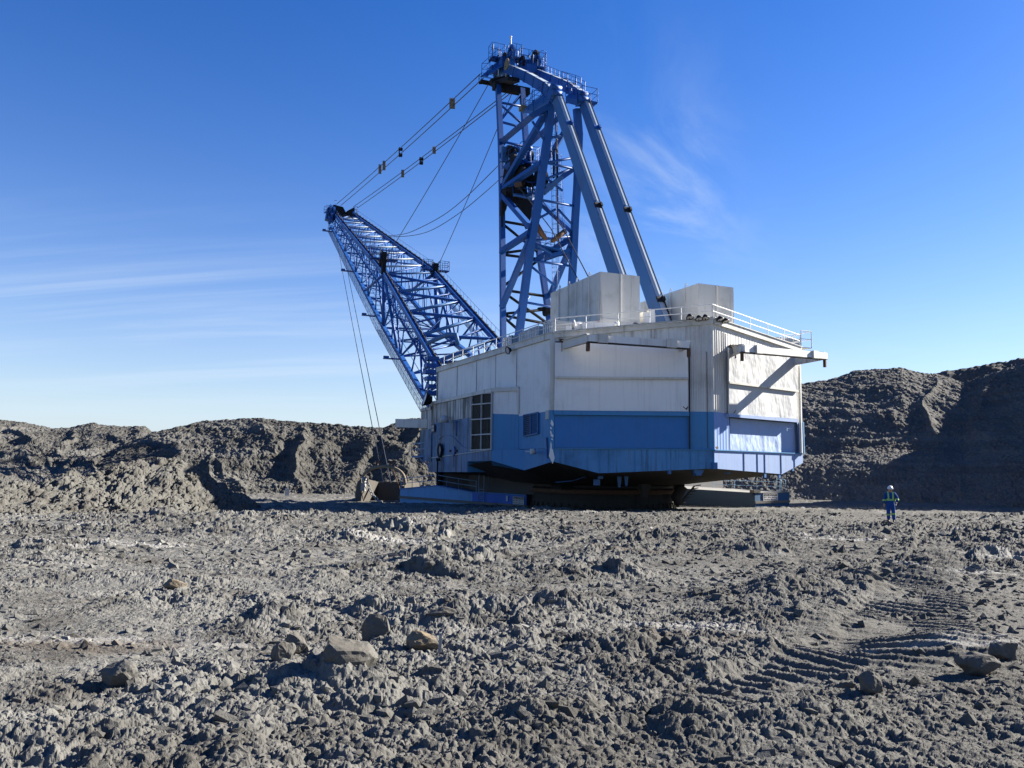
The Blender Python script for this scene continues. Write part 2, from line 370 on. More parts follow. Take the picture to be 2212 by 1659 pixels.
MBROWN = soil('brown_stone', (.16, .125, .085), (.12, .095, .065), (.20, .15, .085), (.17, .16, .14), .015, 18)
MPALE = soil('pale_crust', (.30, .295, .28), (.26, .255, .24), (.22, .213, .20), (.34, .333, .32), .008, 14)

# low heaps and pushed-up berms of the pit floor: pixel bearing, half width, half depth, height, turn
BERMS = []
for u, v, wx, wy, h, an in ((1790, 1285, 1.5, .75, .36, .3), (1900, 1245, 1.3, .7, .30, -.4), (1700, 1330, .9, .5, .2, .2), (1060, 1335, 1.2, .42, .26, .15), (1190, 1310, 1.0, .4, .22, .1),
      (900, 1150, 2.6, 1.0, .45, .1), (1000, 1205, 1.6, .8, .30, .2), (1640, 1190, 1.2, .7, .42, 0), (500, 1160, 2.2, 1.0, .42, .2), (370, 1135, 3, 1.4, .5, 0), (1300, 1235, 1.6, .6, .2, .3),
      (620, 1340, 1.0, .5, .2, .4), (700, 1480, .7, .4, .12, .2), (1560, 1400, .9, .5, .16, -.3), (2080, 1400, .8, .6, .2, .8), (240, 1250, 1.6, .6, .15, 0), (1420, 1165, 2.2, .8, .25, .1),
      (800, 1235, 1.4, .5, .16, .3), (1150, 1570, .5, .3, .10, .5), (1700, 1560, .6, .4, .12, .3), (560, 1130, 2.2, 1.2, .40, 0), (1850, 1160, 1.6, .7, .2, 0), (2060, 1215, 1.3, .7, .25, .2)):
    p = on_ground(u, v); BERMS.append((p.x, p.y, wx, wy, h, an))
# dozer tracks: start and end bearings, width
TRACKS = []
for u0, v0, u1, v1, w in ((2030, 1150, 1950, 1430, 1.3), (1870, 1375, 1590, 1520, .75), (1180, 1110, 700, 1240, 1.3), (1500, 1120, 1010, 1230, 1.2)):
    a_, b_ = on_ground(u0, v0), on_ground(u1, v1); TRACKS.append((a_.x, a_.y, b_.x, b_.y, w))
def ground_height(X, Y, sp):
    """pit-floor height at X, Y; sp = local mesh spacing, finer lumps than it can carry are left out"""
    def fade(c): return np.clip((c/np.maximum(sp, 1e-6)-1.6)/1.5, 0, 1)
    Z = base_z(X, Y)
    Z = Z + fbm(X/14, Y/14, 3, 3)*.22*np.clip(Y/18, .15, 1) + fbm(X/3.6, Y/3.6, 9, 4)*.10*np.clip(Y/9, .35, 1)
    rough = np.clip(.58 + fbm(X/4.2, Y/4.2, 21, 4)*1.5 + fbm(X/1.2, Y/1.5, 23, 3)*.7, .14, 1.3)
    flat = np.ones_like(X)
    for x0, y0, x1, y1, w in TRACKS:
        dx, dy = x1-x0, y1-y0; L = math.hypot(dx, dy); dx /= L; dy /= L
        s_ = (X-x0)*dx + (Y-y0)*dy; t_ = -(X-x0)*dy + (Y-y0)*dx + np.sin(s_*.35)*.15 + fbm(X*.6, Y*.6, 88, 2)*.22
        in_ = np.clip((w/2-np.abs(t_))/.12, 0, 1)*np.clip((s_+.6)/.6, 0, 1)*np.clip((L-s_+.5)/.6, 0, 1)
        cl = (np.abs(((s_ + fbm(X*1.3, Y*1.3, 5, 2)*.07)/.24) % 1 - .5)*2)
        Z = Z - in_*.03 + in_*.06*np.clip(cl*3.2-1.5, 0, 1)*.75*np.clip(vnoise(X*1.6, Y*1.6, 77)*2.4-.35, 0, 1)*fade(.24)
        flat = flat*(1-.72*in_)
        edge = np.exp(-((np.abs(t_)-w/2-.10)/.11)**2)*np.clip(s_/.6, 0, 1)*np.clip((L-s_)/.6, 0, 1); Z = Z + edge*.05*np.clip(vnoise(X*1.7, Y*1.7, 31)*2-.7, 0, 1)
    for bx, by, wx, wy, h, an in BERMS:
        ca, sa = math.cos(an), math.sin(an); qx, qy = (X-bx)*ca+(Y-by)*sa, -(X-bx)*sa+(Y-by)*ca
        g = np.exp(-(qx/wx)**2-(qy/wy)**2); Z = Z + g*h*.85*(1+.6*fbm(X*1.1, Y*1.1, 40, 3)); rough = rough + g*.55
    rough = rough*flat
    near = np.clip(Y/7, .5, 1)
    far = np.clip((Y-9)/16, 0, 1)
    rg = 1-np.abs(fbm(X/1.7+3, Y/1.4, 61, 4)*2.2); Z = Z + (np.clip(rg, 0, 1)**1.6-.35)*.06*np.clip(rough, .15, 1.2)*np.clip(Y/7, .45, 1)
    Z = Z + clods(X, Y, 1.5, 100, .30)*.26*rough*near*np.clip(Y/9-.5, 0, 1)
    Z = Z + clods(X, Y, .62, 110, .45)*(.22+.10*far)*(rough+.25*far)*fade(.62)*near
    Z = Z + clods(X, Y, .30, 120, .55)*(.20+.36*far)*(rough+.35*far)*fade(.30)
    Z = Z + clods(X+3, Y+7, .15, 130, .70)*(.36+.48*far)*np.clip(rough+.1+.3*far, 0, 1.2)*fade(.15)
    Z = Z + clods(X+9, Y+2, .075, 140, .8)*.50*np.clip(rough+.25, 0, 1.1)*fade(.075)
    Z = Z + clods(X+1, Y+5, .036, 145, .8)*.60*np.clip(rough+.3, 0, 1)*fade(.036)
    Z = Z + fbm(X*9, Y*9, 150, 4, .65)*.016*fade(.11)*(.4+rough)
    Z = Z + fbm(X*1.9, Y*2.6, 160, 5, .62)*.05*rough + fbm(X*5, Y*6, 165, 3, .6)*.012*rough
    return Z
ys = [0.8]
while ys[-1] < 128: y = ys[-1]; ys.append(y*(1.02 if y < 2.3 else 1.0034 if y < 12 else 1.0048 if y < 30 else 1.0062 if y < 62 else 1.012))
ys = np.array(ys); tin = np.linspace(-.74, .74, 1260); tout = .74*(5.5/.74)**np.linspace(0, 1, 190)[1:]; ts = np.r_[-tout[::-1], tin, tout]
Y, T = np.meshgrid(ys, ts, indexing='ij'); X = Y*T
sp = np.maximum(Y*np.gradient(ts)[None, :], np.gradient(ys)[:, None]*.14)
Z = ground_height(X, Y, sp)
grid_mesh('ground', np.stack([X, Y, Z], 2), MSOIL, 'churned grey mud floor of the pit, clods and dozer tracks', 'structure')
# the same pit floor carried on round the camera and out to the horizon, a step lower under the detailed sheet
gx = np.linspace(-1, 1, 161); gx = np.sign(gx)*np.abs(gx)**2.6*1500; GX, GY = np.meshgrid(gx, gx, indexing='ij')
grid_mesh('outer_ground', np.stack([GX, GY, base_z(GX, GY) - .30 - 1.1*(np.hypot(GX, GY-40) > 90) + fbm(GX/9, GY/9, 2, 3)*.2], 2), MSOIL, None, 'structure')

# loose rubble: thousands of small angular lumps
import bmesh
def ico(sub):
    bm = bmesh.new(); bmesh.ops.create_icosphere(bm, subdivisions=sub, radius=1.0); bm.verts.ensure_lookup_table()
    v = np.array([tuple(x.co) for x in bm.verts]); f = np.array([[w.index for w in p.verts] for p in bm.faces]); bm.free(); return v, f
rng = np.random.default_rng(7)
def lump(v, seed, rough_=.35, cuts=7, sq=(1, .8, .65)):
    r_ = np.random.default_rng(seed); w = v.copy()
    for _ in range(cuts):                       # plane cuts give the broken faces
        n_ = r_.normal(size=3); n_ /= np.linalg.norm(n_); d_ = r_.uniform(.5, .88); h_ = w@n_; w = w - np.clip(h_-d_, 0, None)[:, None]*n_*.92
    ph = r_.uniform(0, 6, (6, 3)); fr = r_.normal(size=(6, 3))*2.4
    q = sum(np.sin(w@fr[i]+ph[i, 0])*.5**(i//2) for i in range(6))
    return w*(1+q[:, None]*rough_*.12)*np.array(sq)
v1, f1 = ico(1); v2, f2 = ico(2)
temps = [lump(v1, 300+i, 2.2, 2+i % 4, (1, .6+.35*((i*7) % 10)/10, .45+.4*((i*3) % 10)/10)) for i in range(24)]
def rubble(name, n, d0, d1, smin, smax, seed, label, g0=.55, g1=2.6):
    r_ = np.random.default_rng(seed)
    d = d0*(d1/d0)**r_.random(n); t = r_.uniform(-.85, .85, n); x = d*t
    patch = np.clip(.55+fbm(x/4.0, d/4.0, 71, 3)*1.6, 0, 1); keep = r_.random(n) < patch+.25; d, t, x = d[keep], t[keep], x[keep]
    s = smin*(smax/smin)**(r_.random(len(d))**2.1); s = s*np.clip(d/(d0*1.6), g0, g1)
    z = ground_height(x, d, np.full(len(d), .12)) - s*.12
    V, Fc = [], []; nv = len(v1)
    for i in range(len(d)):
        a_, b_, c_ = r_.uniform(0, 6.28), r_.normal()*.5, r_.normal()*.5
        Rm = np.array(Matrix.Rotation(a_, 3, 'Z') @ Matrix.Rotation(b_, 3, 'X') @ Matrix.Rotation(c_, 3, 'Y'))
        V.append((temps[r_.integers(len(temps))]*s[i]) @ Rm.T + np.array([x[i], d[i], z[i]])); Fc.append(f1+i*nv)
    V = np.concatenate(V); Fc = np.concatenate(Fc)
    me = bpy.data.meshes.new(name); me.vertices.add(len(V)); me.vertices.foreach_set('co', V.astype(np.float32).ravel())
    me.loops.add(len(Fc)*3); me.loops.foreach_set('vertex_index', Fc.astype(np.int32).ravel())
    me.polygons.add(len(Fc)); me.polygons.foreach_set('loop_start', np.arange(0, len(Fc)*3, 3, dtype=np.int32)); me.update(calc_edges=True)
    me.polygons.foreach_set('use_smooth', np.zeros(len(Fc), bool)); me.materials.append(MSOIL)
    o = bpy.data.objects.new(name, me); COL.objects.link(o); tag(o, label, 'rubble', None, 'stuff')
rubble('loose_rubble', 44000, 3.2, 16, .012, .075, 5, 'loose grey crumbs and small clods over the near mud', .9, 1.2)
rubble('loose_rubble', 16000, 13, 64, .035, .17, 6, 'loose grey clods and stones strewn over the far mud', .8, 1.5)

# ------------------------------------------------------------------ spoil heaps
def hill(name, crest, base, m, label, back=40, rows=230, cols=700, gul=1.0, lump_=1.0, steep=1.0, seed=0, profile=None, k=0, cl=1.0, big=1.0):
    """crest: (u, v, depth) along the sky line; base: (u, depth) along the foot"""
    crest = np.array(crest, float); base = np.array(base, float); us = np.linspace(crest[0, 0], crest[-1, 0], cols)
    vs, dc = np.interp(us, crest[:, 0], crest[:, 1]), np.interp(us, crest[:, 0], crest[:, 2])
    if True:                                   # ease the polyline corners a little
        kx = max(3, cols//220); ker = np.ones(kx)/kx; vs = np.convolve(np.pad(vs, kx//2, 'edge'), ker, 'same')[kx//2:kx//2+cols] if kx > 1 else vs
    db = np.interp(us, base[:, 0], base[:, 1])
    C = np.array([tuple(at(u, v, d)) for u, v, d in zip(us, vs, dc)])
    Bp = np.array([tuple(at(u, 1000, d)) for u, d in zip(us, db)]); Bp[:, 2] = base_z(Bp[:, 0], Bp[:, 1]) - .5
    seg = np.r_[0, np.cumsum(np.hypot(np.diff(C[:, 0]), np.diff(C[:, 1])))]
    t = np.r_[np.linspace(-.06, 1, int(rows*.8)), 1+np.linspace(0, 1, rows-int(rows*.8)+1)[1:]]
    tt = np.clip(t, 0, 1); prof = tt if profile is None else np.interp(tt, profile[0], profile[1])
    P = Bp[None] + (C-Bp)[None]*t[:, None, None]
    P[:, :, 2] = Bp[None, :, 2] + (C[:, 2]-Bp[:, 2])[None]*prof[:, None]
    for i, ti in enumerate(t):
        if ti > 1:
            w = ti-1; dirn = (C-Bp)[:, :2]; dirn = dirn/np.linalg.norm(dirn, axis=1)[:, None]
            P[i, :, :2] = C[:, :2] + dirn*back*w; P[i, :, 2] = C[:, 2] - (w**1.5)*np.maximum(C[:, 2]+8, 3)
    S = np.broadcast_to(seg[None], P.shape[:2]); TL = np.hypot(np.linalg.norm((C-Bp)[:, :2], axis=1)[None]*t[:, None], 0)
    S, TL = S.astype(float)+seed*31.7, TL.astype(float)
    H = np.maximum(C[:, 2]-Bp[:, 2], 1)[None]
    fr = (C-Bp).mean(0); fr[2] = 0; fr /= np.linalg.norm(fr); n_ = np.array([-fr[0]*.62, -fr[1]*.62, .78])
    warp = fbm(S/16, TL/16, 7+k, 3)*7
    g = 1-np.abs(fbm((S+warp)/11, TL/34, 11+k, 3)*2); g = np.clip(g, 0, 1)**2
    amp = np.clip(H/12, .25, 1.3)*np.clip(t, 0, 1)[:, None]**.5*np.clip(1.6-t, .15, 1)[:, None]
    cr_ = 1-.82*np.exp(-((t-1)/.16)**2)[:, None]          # the crest itself stays close to the surveyed line
    D = ((g-.5)*2.6*gul*amp + fbm(S/7, TL/7, 17+k, 4)*1.5*gul*amp)*cr_; amp = amp*(.35+.65*cr_)
    sc = lump_
    D = D + clods(S, TL, 4.2*sc, 200+k, .3)*.34*amp*big + clods(S, TL, 1.9*sc, 210+k, .45)*.42*big + (np.abs(((TL+fbm(S/9, TL/9, 250+k, 2)*4)/3.3) % 1-.5)-.25)*.5*amp*(2-big-.6) + clods(S, TL, .9*sc, 220+k, .6)*.5*cl + clods(S, TL, .45*sc, 230+k, .6)*.55*cl + clods(S+5, TL+2, .22*sc, 235+k, .65)*.6*cl
    D = D + fbm(S*1.3, TL*1.3, 240+k, 3)*.16
    P = P + D[:, :, None]*n_
    return grid_mesh(name, P, m, label, 'structure')
hill('spoil_ridge', [(-900, 940, 190), (-300, 915, 185), (0, 907, 180), (50, 912, 180), (110, 925, 178), (150, 924, 177), (200, 915, 176), (260, 922, 175), (312, 921, 172), (330, 936, 170), (420, 960, 168), (560, 1000, 165), (700, 1040, 160)],
     [(-900, 90), (0, 84), (300, 92), (700, 118)], MSPOIL, 'sunlit grey spoil ridge at the far left, flat topped', back=60, rows=260, k=1, gul=.9, big=.4, cl=.9,
     profile=([0, .25, .5, .7, 1], [0, .20, .42, .60, 1]))
hill('spoil_ridge', [(150, 1010, 128), (240, 975, 132), (330, 935, 135), (390, 922, 136), (440, 908, 138), (520, 905, 138), (570, 904, 138), (640, 912, 137), (700, 914, 136), (760, 922, 136), (825, 925, 136), (855, 912, 137), (890, 904, 138), (960, 905, 138), (1100, 930, 138), (1400, 940, 140)],
     [(150, 101), (400, 110), (700, 114), (900, 116), (1400, 116)], MSPOIL, 'long grey spoil ridge behind the boom and bucket', back=50, rows=260, k=2, gul=.8, big=.4, cl=.9,
     profile=([0, .15, .3, .45, .7, 1], [0, .16, .22, .42, .72, 1]))
hill('mud_mound', [(-420, 1085, 38), (-200, 1062, 41), (0, 1054, 44), (90, 1046, 45), (150, 1034, 46), (200, 1028, 47), (235, 1022, 48), (262, 1004, 49), (300, 997, 50), (340, 1000, 51), (385, 995, 52), (425, 1010, 53), (450, 1032, 54), (480, 1052, 55), (515, 1072, 56), (560, 1094, 57)],
     [(-420, 27), (0, 31), (250, 37), (420, 43), (560, 52)], MMOUND, 'rough heap of clods pushed up at the left', back=11, rows=330, cols=900, lump_=.8, gul=1.3, k=3, cl=1.5,
     profile=([0, .3, .55, .8, 1], [0, .12, .34, .72, 1]))
hill('dark_spoil_heap', [(1560, 880, 150), (1640, 850, 150), (1735, 829, 150), (1790, 820, 150), (1850, 800, 150), (1900, 797, 149), (1945, 793, 148), (1990, 806, 147), (2030, 810, 146), (2080, 826, 143), (2160, 800, 138), (2245, 772, 134), (2330, 690, 132), (2420, 560, 130), (2520, 430, 128), (3000, 280, 120), (3600, 250, 110)],  # unseen right end of the crest raised to shade this slope
     [(1560, 114), (1735, 112), (2212, 98), (2500, 84), (3000, 60), (3600, 44)], MDARK, 'dark shaded spoil heap behind the worker', back=45, rows=300, cols=900, k=4, gul=.42, lump_=.62, big=.5, cl=1.2,
     profile=([0, .22, .38, .5, .8, 1], [0, .26, .36, .50, .84, 1]))
hill('dark_spoil_heap', [(1930, 830, 190), (2000, 810, 190), (2040, 802, 190), (2100, 792, 190), (2150, 786, 190), (2212, 772, 190), (2400, 735, 185), (3000, 600, 170), (3600, 560, 160)],
     [(1930, 165), (2212, 155), (3600, 120)], MDARK, 'higher dark heap rising behind at the right edge', back=60, rows=140, cols=400, k=5)
# ------------------------------------------------------------------ the walking dragline: one thing
DR = empty('walking_dragline', tuple(at(1300, 1100, 69.2)))
tag(DR, 'huge white and blue walking dragline with lattice boom and tall blue mast', 'dragline')
pa, pb, pc, pd = (3.15, 59.2), (15.5, 60.0), (25.15, 67.85), (-8.2, 85.9)
pe, pg, pj = (.6, 65.15), (-1.67, 66.7), (-8.9, 85.4)
def V2(p, v): return Vector((p[0], p[1], zat(p[0], p[1], v)))
def wn(p, q):                                                        # outward normal of a wall seen from the camera
    d = Vector((q[0]-p[0], q[1]-p[1], 0)).normalized(); return Vector((d.y, -d.x, 0))
N1, N2, N3 = wn(pd, pa), wn(pa, pb), wn(pb, pc)
A0, B0, C0, D0 = (Vector((*p, 0)) for p in (pa, pb, pc, pd))
def w1(u, v, off=0): return hit(u, v, A0+N1*off, N1)
def w2(u, v, off=0): return hit(u, v, A0+N2*off, N2)
def w3(u, v, off=0): return hit(u, v, B0+N3*off, N3)
def panel(mb, wf, N, quad, t, m=0, off=0):                           # slab on a wall: its outer face at off+t
    pts = [wf(u, v, off+t) for u, v in quad]; return mb.prism(pts, -N*t, m)
zr = {'A': zat(*pa, 721), 'B': zat(*pb, 690), 'C': zat(*pc, 753), 'D': zat(*pd, 797.5)}
Ar, Br, Cr, Dr = Vector((*pa, zr['A'])), Vector((*pb, zr['B'])), Vector((*pc, zr['C'])), Vector((*pd, zr['D']))
Er = Cr + (Dr-Ar); E0 = C0 + (D0-A0)                                 # far right front corner
Fr_ = (Dr+Er)/2; Fr_.z = Br.z
# walls
mb = MB(); mb.face([V2(pa, 886), V2(pd, 931), Dr, Ar], 0); mb.face([V2(pa, 968.2), V2(pd, 975), V2(pd, 931), V2(pa, 886)], 1)
mb.build('side_wall', [MW, MBL], DR, False)
DRW = []
mb = MB(); mb.face([V2(pb, 889.4), V2(pa, 886), Ar, Br], 0); mb.face([V2(pb, 971.9), V2(pa, 968.2), V2(pa, 886), V2(pb, 889.4)], 1)
mb.build('rear_wall', [MWR, MBL], DR, False)
mb = MB(); mb.face([V2(pc, 912), V2(pb, 889.4), Br, Cr], 0); mb.face([w3(1576.5, 975.3), V2(pb, 971.9), V2(pb, 889.4), w3(1575, 893.6)], 1); mb.face([V2(pc, 980), w3(1725, 980.2), w3(1722, 911), V2(pc, 912)], 1)
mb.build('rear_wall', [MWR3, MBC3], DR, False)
mb = MB(); mb.face([Vector((E0.x, E0.y, 0)), Vector((C0.x, C0.y, 0)), Cr, Er], 0); mb.face([Vector((D0.x, D0.y, 0)), Vector((E0.x, E0.y, 0)), Er, Fr_, Dr], 0)
mb.build('front_wall', [MW], DR, False)
mb = MB(); o_ = 0.18
mb.prism([Ar+UP*.0, Br, Fr_, Dr], UP*.12, 0); mb.prism([Br, Cr, Er, Fr_], UP*.12, 0)
mb.build('roof', [MW], DR)
# eaves flashing, proud of the walls, and drip dashes
mb = MB()
for p, q, N in ((Ar, Br, N2), (Br, Cr, N3), (Dr, Ar, N1)):
    e = q-p; mb.obox(p+N*.01-UP*.34, e, N*.16, UP*.44, 0); mb.obox(p+N*.12+UP*.10, e, N*.12, UP*.06, 0)
mb.build('eaves_trim', [MWB], DR)
mb = MB()
for p, q, N in ((Ar, Br, N2),):                          # corrugation ends under the flashing
    for i in range(16):
        t = (i+.5)/16; c = p.lerp(q, t)+N*.26+UP*.02; mb.cbox(c, (q-p)/16*.62, N*.16, UP*.05)
parts(mb, 'gutter_strip', [MW], DR)
# corner post
mb = MB(); 
pts = [w2(1190, 723, .10), w2(1197, 722, .10), w2(1195.5, 886, .10), w2(1187, 886, .10)]
e_ = (B0-A0).normalized()
mb.obox(Vector((*pa, zat(*pa, 886)))-e_*.30+N2*.02, e_*.36, N2*.10, UP*(Ar.z-.05-zat(*pa, 886)), 0)
mb.obox(Vector((*pa, zat(*pa, 994)))-e_*.30+N2*.02, e_*.36, N2*.10, UP*(zat(*pa, 886)-zat(*pa, 994)), 1)
mb.obox(Vector((*pb, zat(*pb, 971)))-e_*.30+N2*.02, e_*.30, N2*.08, UP*(Br.z-.3-zat(*pb, 889)), 0) if False else None
mb.build('corner_post', [MWB, MBL], DR)
# wall seams of the side wall
mb = MB()
for u, v0, v1 in ((988, 784, 860), (1030, 770, 851), (1071, 758, 841), (1116.5, 744, 835)):
    a_, b_ = w1(u, v0, .02), w1(u+.5, v1, .02); b_.x, b_.y = a_.x, a_.y; mb.beam(b_, a_, .05, .04)
a_, b_ = w1(943.5, 865, .05), w1(945, 800, .05); mb.beam(Vector((a_.x, a_.y, a_.z)), Vector((a_.x, a_.y, b_.z)), .35, .12)
parts(mb, 'wall_seam', [MWG], DR)

# rear lift doors: each of three slabs, the higher ones standing further out
def door(wf, N, slabs, frame, mats_):
    d = empty('service_door', DR['_o']); d.parent = DR; d.location = (0, 0, 0)
    for (q, t, mi, rim) in slabs:
        mb = MB(); panel(mb, wf, N, q, .14, 0, t); s_ = mb.build('door_panel', [mats_[mi]], d)
        if rim:
            mb = MB(); lo = [q[3], q[2]]; a2, b2 = wf(*lo[0], t+.16), wf(*lo[1], t+.16); mb.beam(a2, b2, .10, .16); mb.build('bottom_rail', [mats_[rim]], s_)
    mb = MB()
    for a2, b2, wd in frame: p, q = wf(*a2, .20), wf(*b2, .20); mb.beam(p, q, wd, .22, up=N)
    mb.build('door_track', [mats_[3]], d)
    return d
d2 = door(w2, N2, [([(1199, 740), (1485, 744), (1487, 817.5), (1198.5, 815)], .26, 0, 1), ([(1198.5, 816), (1486, 818.5), (1487, 889), (1197.5, 886.5)], .14, 0, 0), ([(1198, 897), (1487, 899.5), (1488, 969), (1198, 966.5)], -.05, 2, 0)],
     [((1488.7, 745), (1490, 970), .05)], [MWD, MWB, MBD, MUND])
mb = MB(); panel(mb, w2, N2, [(1197.5, 887), (1489, 889.6), (1489, 898.5), (1197.5, 895.8)], .34, 0); mb.build('door_beam', [MBL], d2)
mb = MB(); mb.beam(w2(1200, 739, .05), w2(1486, 743.5, .05), .2, .07, up=UP); mb.build('door_gap', [MBLK], d2)
d3 = door(w3, N3, [([(1575, 751), (1724, 774), (1724.5, 845), (1575, 826)], .26, 0, 1), ([(1575, 827), (1722, 846), (1723.5, 905), (1575.5, 894)], .14, 0, 0), ([(1577, 903), (1723, 915), (1725, 980.5), (1577.5, 975)], -.44, 2, 0)],
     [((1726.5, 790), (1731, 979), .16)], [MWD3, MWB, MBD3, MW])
mb = MB(); panel(mb, w3, N3, [(1575, 893.5), (1724, 905.5), (1724, 912.5), (1575, 900)], .34, 0); mb.build('door_beam', [MBS3], d3)
mb = MB(); mb.obox(w3(1727, 912, 0.0), UP*0+N3*.34, (C0-B0).normalized()*.16, UP*-(w3(1727, 912).z-w3(1730, 980).z)); mb.build('door_jamb', [MBL], d3)
# column beside the doors gets its own ribs as battens
mb = MB()
for i in range(9):
    u = 1494+i*5.2; a_ = w2(u, 888, .012); mb.beam(Vector((a_.x, a_.y, a_.z)), Vector((a_.x, a_.y, w2(u, 705, .012).z)), .035, .03)
for i in range(6):
    u = 1547+i*4.6; a_ = w3(u, 889+i*.5, .012); mb.beam(Vector((a_.x, a_.y, a_.z)), Vector((a_.x, a_.y, w3(u, 706+i*3, .012).z)), .035, .03)
parts(mb, 'corrugation', [MWB], DR)
mb = MB()
a_ = w2(1529, 968, .03); mb.beam(a_, Vector((a_.x, a_.y, w2(1525, 760).z)), .03, .03); mb.build('cable_conduit', [MRUST], DR)

# skirt girder under the doors and tapering underside
SK = {'A': V2(pa, 996.8), 'B': V2(pb, 1012), 'C': V2(pc, 1000)}
dL, dR = w2(1293.6, 1022.3), w3(1689.4, 1024.3)
K1, K1t = w1(1132.6, 1015.9), w1(1131.8, 971)
Gt, Gb = V2(pg, 971.1), V2(pg, 995.3)
mb = MB()
mb.face([SK['A'], V2(pa, 968.2), V2(pb, 971.9), SK['B'], w2(1545, 1012), dL][0:1] + [dL, SK['B'], V2(pb, 971.9), V2(pa, 968.2)], 0)
mb.build('skirt_girder', [MBS], DR, False)
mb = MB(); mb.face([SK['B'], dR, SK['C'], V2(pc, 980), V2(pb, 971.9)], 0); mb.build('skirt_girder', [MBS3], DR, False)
mb = MB(); mb.face([K1, SK['A'], V2(pa, 968.2), K1t], 0); mb.build('skirt_girder', [MBL], DR, False)
mb = MB()
for u in (1295, 1372, 1440, 1492): a_ = w2(u, 971.5, .02); mb.beam(Vector((a_.x, a_.y, w2(u, {1295: 1021, 1372: 1019, 1440: 1016.5, 1492: 1014.5}[u]).z)), a_, .05, .05)
for (p, q, N) in ((V2(pa, 968.2), V2(pb, 971.9), N2), (V2(pb, 971.9), V2(pc, 980), N3)): mb.beam(p+N*.05, q+N*.05, .10, .07)
parts(mb, 'skirt_seam', [MBL], DR)
mb = MB()
for u, v in ((1607, 1017), (1636, 1020), (1652, 1021.5), (1687, 1023), (1716, 1010)): a_ = w3(u, 977, .02); mb.beam(Vector((a_.x, a_.y, w3(u, v).z)), a_, .05, .05)
parts(mb, 'skirt_seam', [MBS3], DR)
TC = Vector((8.6, 76.2, 0))                                           # centre of rotation
ringz = -2.0
def ring(r, z, n=48): return [TC + Vector((r*math.cos(2*math.pi*i/n), r*math.sin(2*math.pi*i/n), z)) for i in range(n)]
outer = [K1, SK['A'], dL, SK['B'], dR, SK['C'], Vector((E0.x, E0.y, .2)), Vector((D0.x, D0.y, .2)), V2(pj, 1019), Gb]
mb = MB(); n = 96
def outline(ang):
    d = Vector((math.cos(ang), math.sin(ang), 0)); best = None
    for i in range(len(outer)):
        p, q = outer[i], outer[(i+1) % len(outer)]; ex, ey = q.x-p.x, q.y-p.y; den = d.x*ey-d.y*ex
        if abs(den) < 1e-9: continue
        px, py = p.x-TC.x, p.y-TC.y; t = (px*ey-py*ex)/den; s_ = (px*d.y-py*d.x)/den
        if t > 0 and -1e-6 <= s_ <= 1+1e-6 and (best is None or t < best[0]): best = (t, p.z+(q.z-p.z)*s_)
    return TC + d*best[0] + UP*best[1]
angs = sorted([2*math.pi*i/n for i in range(n)] + [math.atan2(p.y-TC.y, p.x-TC.x) % (2*math.pi) for p in outer])
inr = 8.6; lo_ = [outline(a_) for a_ in angs]; li_ = [TC + Vector((inr*math.cos(a_), inr*math.sin(a_), ringz)) for a_ in angs]
for i in range(len(angs)):
    j = (i+1) % len(angs); mb.face([lo_[i], lo_[j], li_[j], li_[i]], 0)
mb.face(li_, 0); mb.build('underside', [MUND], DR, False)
mb = MB(); mb.disc(TC+UP*(-2.25), UP, 7.0, .5, 48, 0); mb.disc(TC+UP*(-2.72), UP, 7.12, .40, 48, 1); mb.build('slew_ring', [MBLK, MRUST], DR)
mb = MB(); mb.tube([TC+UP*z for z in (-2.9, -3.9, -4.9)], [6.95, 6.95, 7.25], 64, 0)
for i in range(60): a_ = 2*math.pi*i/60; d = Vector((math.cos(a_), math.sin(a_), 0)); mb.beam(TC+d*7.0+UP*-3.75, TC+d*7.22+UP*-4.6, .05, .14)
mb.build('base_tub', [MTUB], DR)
# brackets, lugs and chain hoist under the skirt
mb = MB()
for u, v, s_ in ((1365-68, 1030, .4), (1289, 1042, .55)): mb.cbox(at(u, v, 61.5), RX*s_*.8, AX*.3, UP*s_*.8)
for u, v in ((1333, 1033), (1348, 1030)): p = at(u, v-8, 62); mb.prism([p, p+RX*.45, p+RX*.3-UP*1.0, p+RX*.15-UP*1.0], AX*.1)
for wf, u, v in ((w3, 1652, 1027), (w3, 1683, 1028.5), (w3, 1712, 1013), (w2, 1446, 1019)): mb.cbox(wf(u, v, -.1), (C0-B0).normalized()*.28, N3*.12, UP*.35)
parts(mb, 'lifting_lug', [MSTF], DR)
mb = MB(); p = at(1506, 1013, 60.5); mb.disc(p, AX, .45, .5, 12); mb.cbox(p-UP*.3, RX*.5, AX*.4, UP*.4); p = at(1570, 1015, 63); mb.disc(p, AX, .32, .4, 12); mb.cbox(at(1542, 1006, 60), RX*.4, AX*.4, UP*.5); parts(mb, 'fairlead', [MSTF], DR)
mb = MB(); pts = [at(u, v, 62) for u, v in ((1201, 1003), (1222, 1012), (1245, 1019), (1285, 1023))]; mb.tube(pts, .035, 5); mb.tube([at(u, v, 63.5) for u, v in ((1285, 1024), (1258, 1032), (1235, 1039), (1200, 1042))], .035, 5); parts(mb, 'cable', [MSTF], DR)

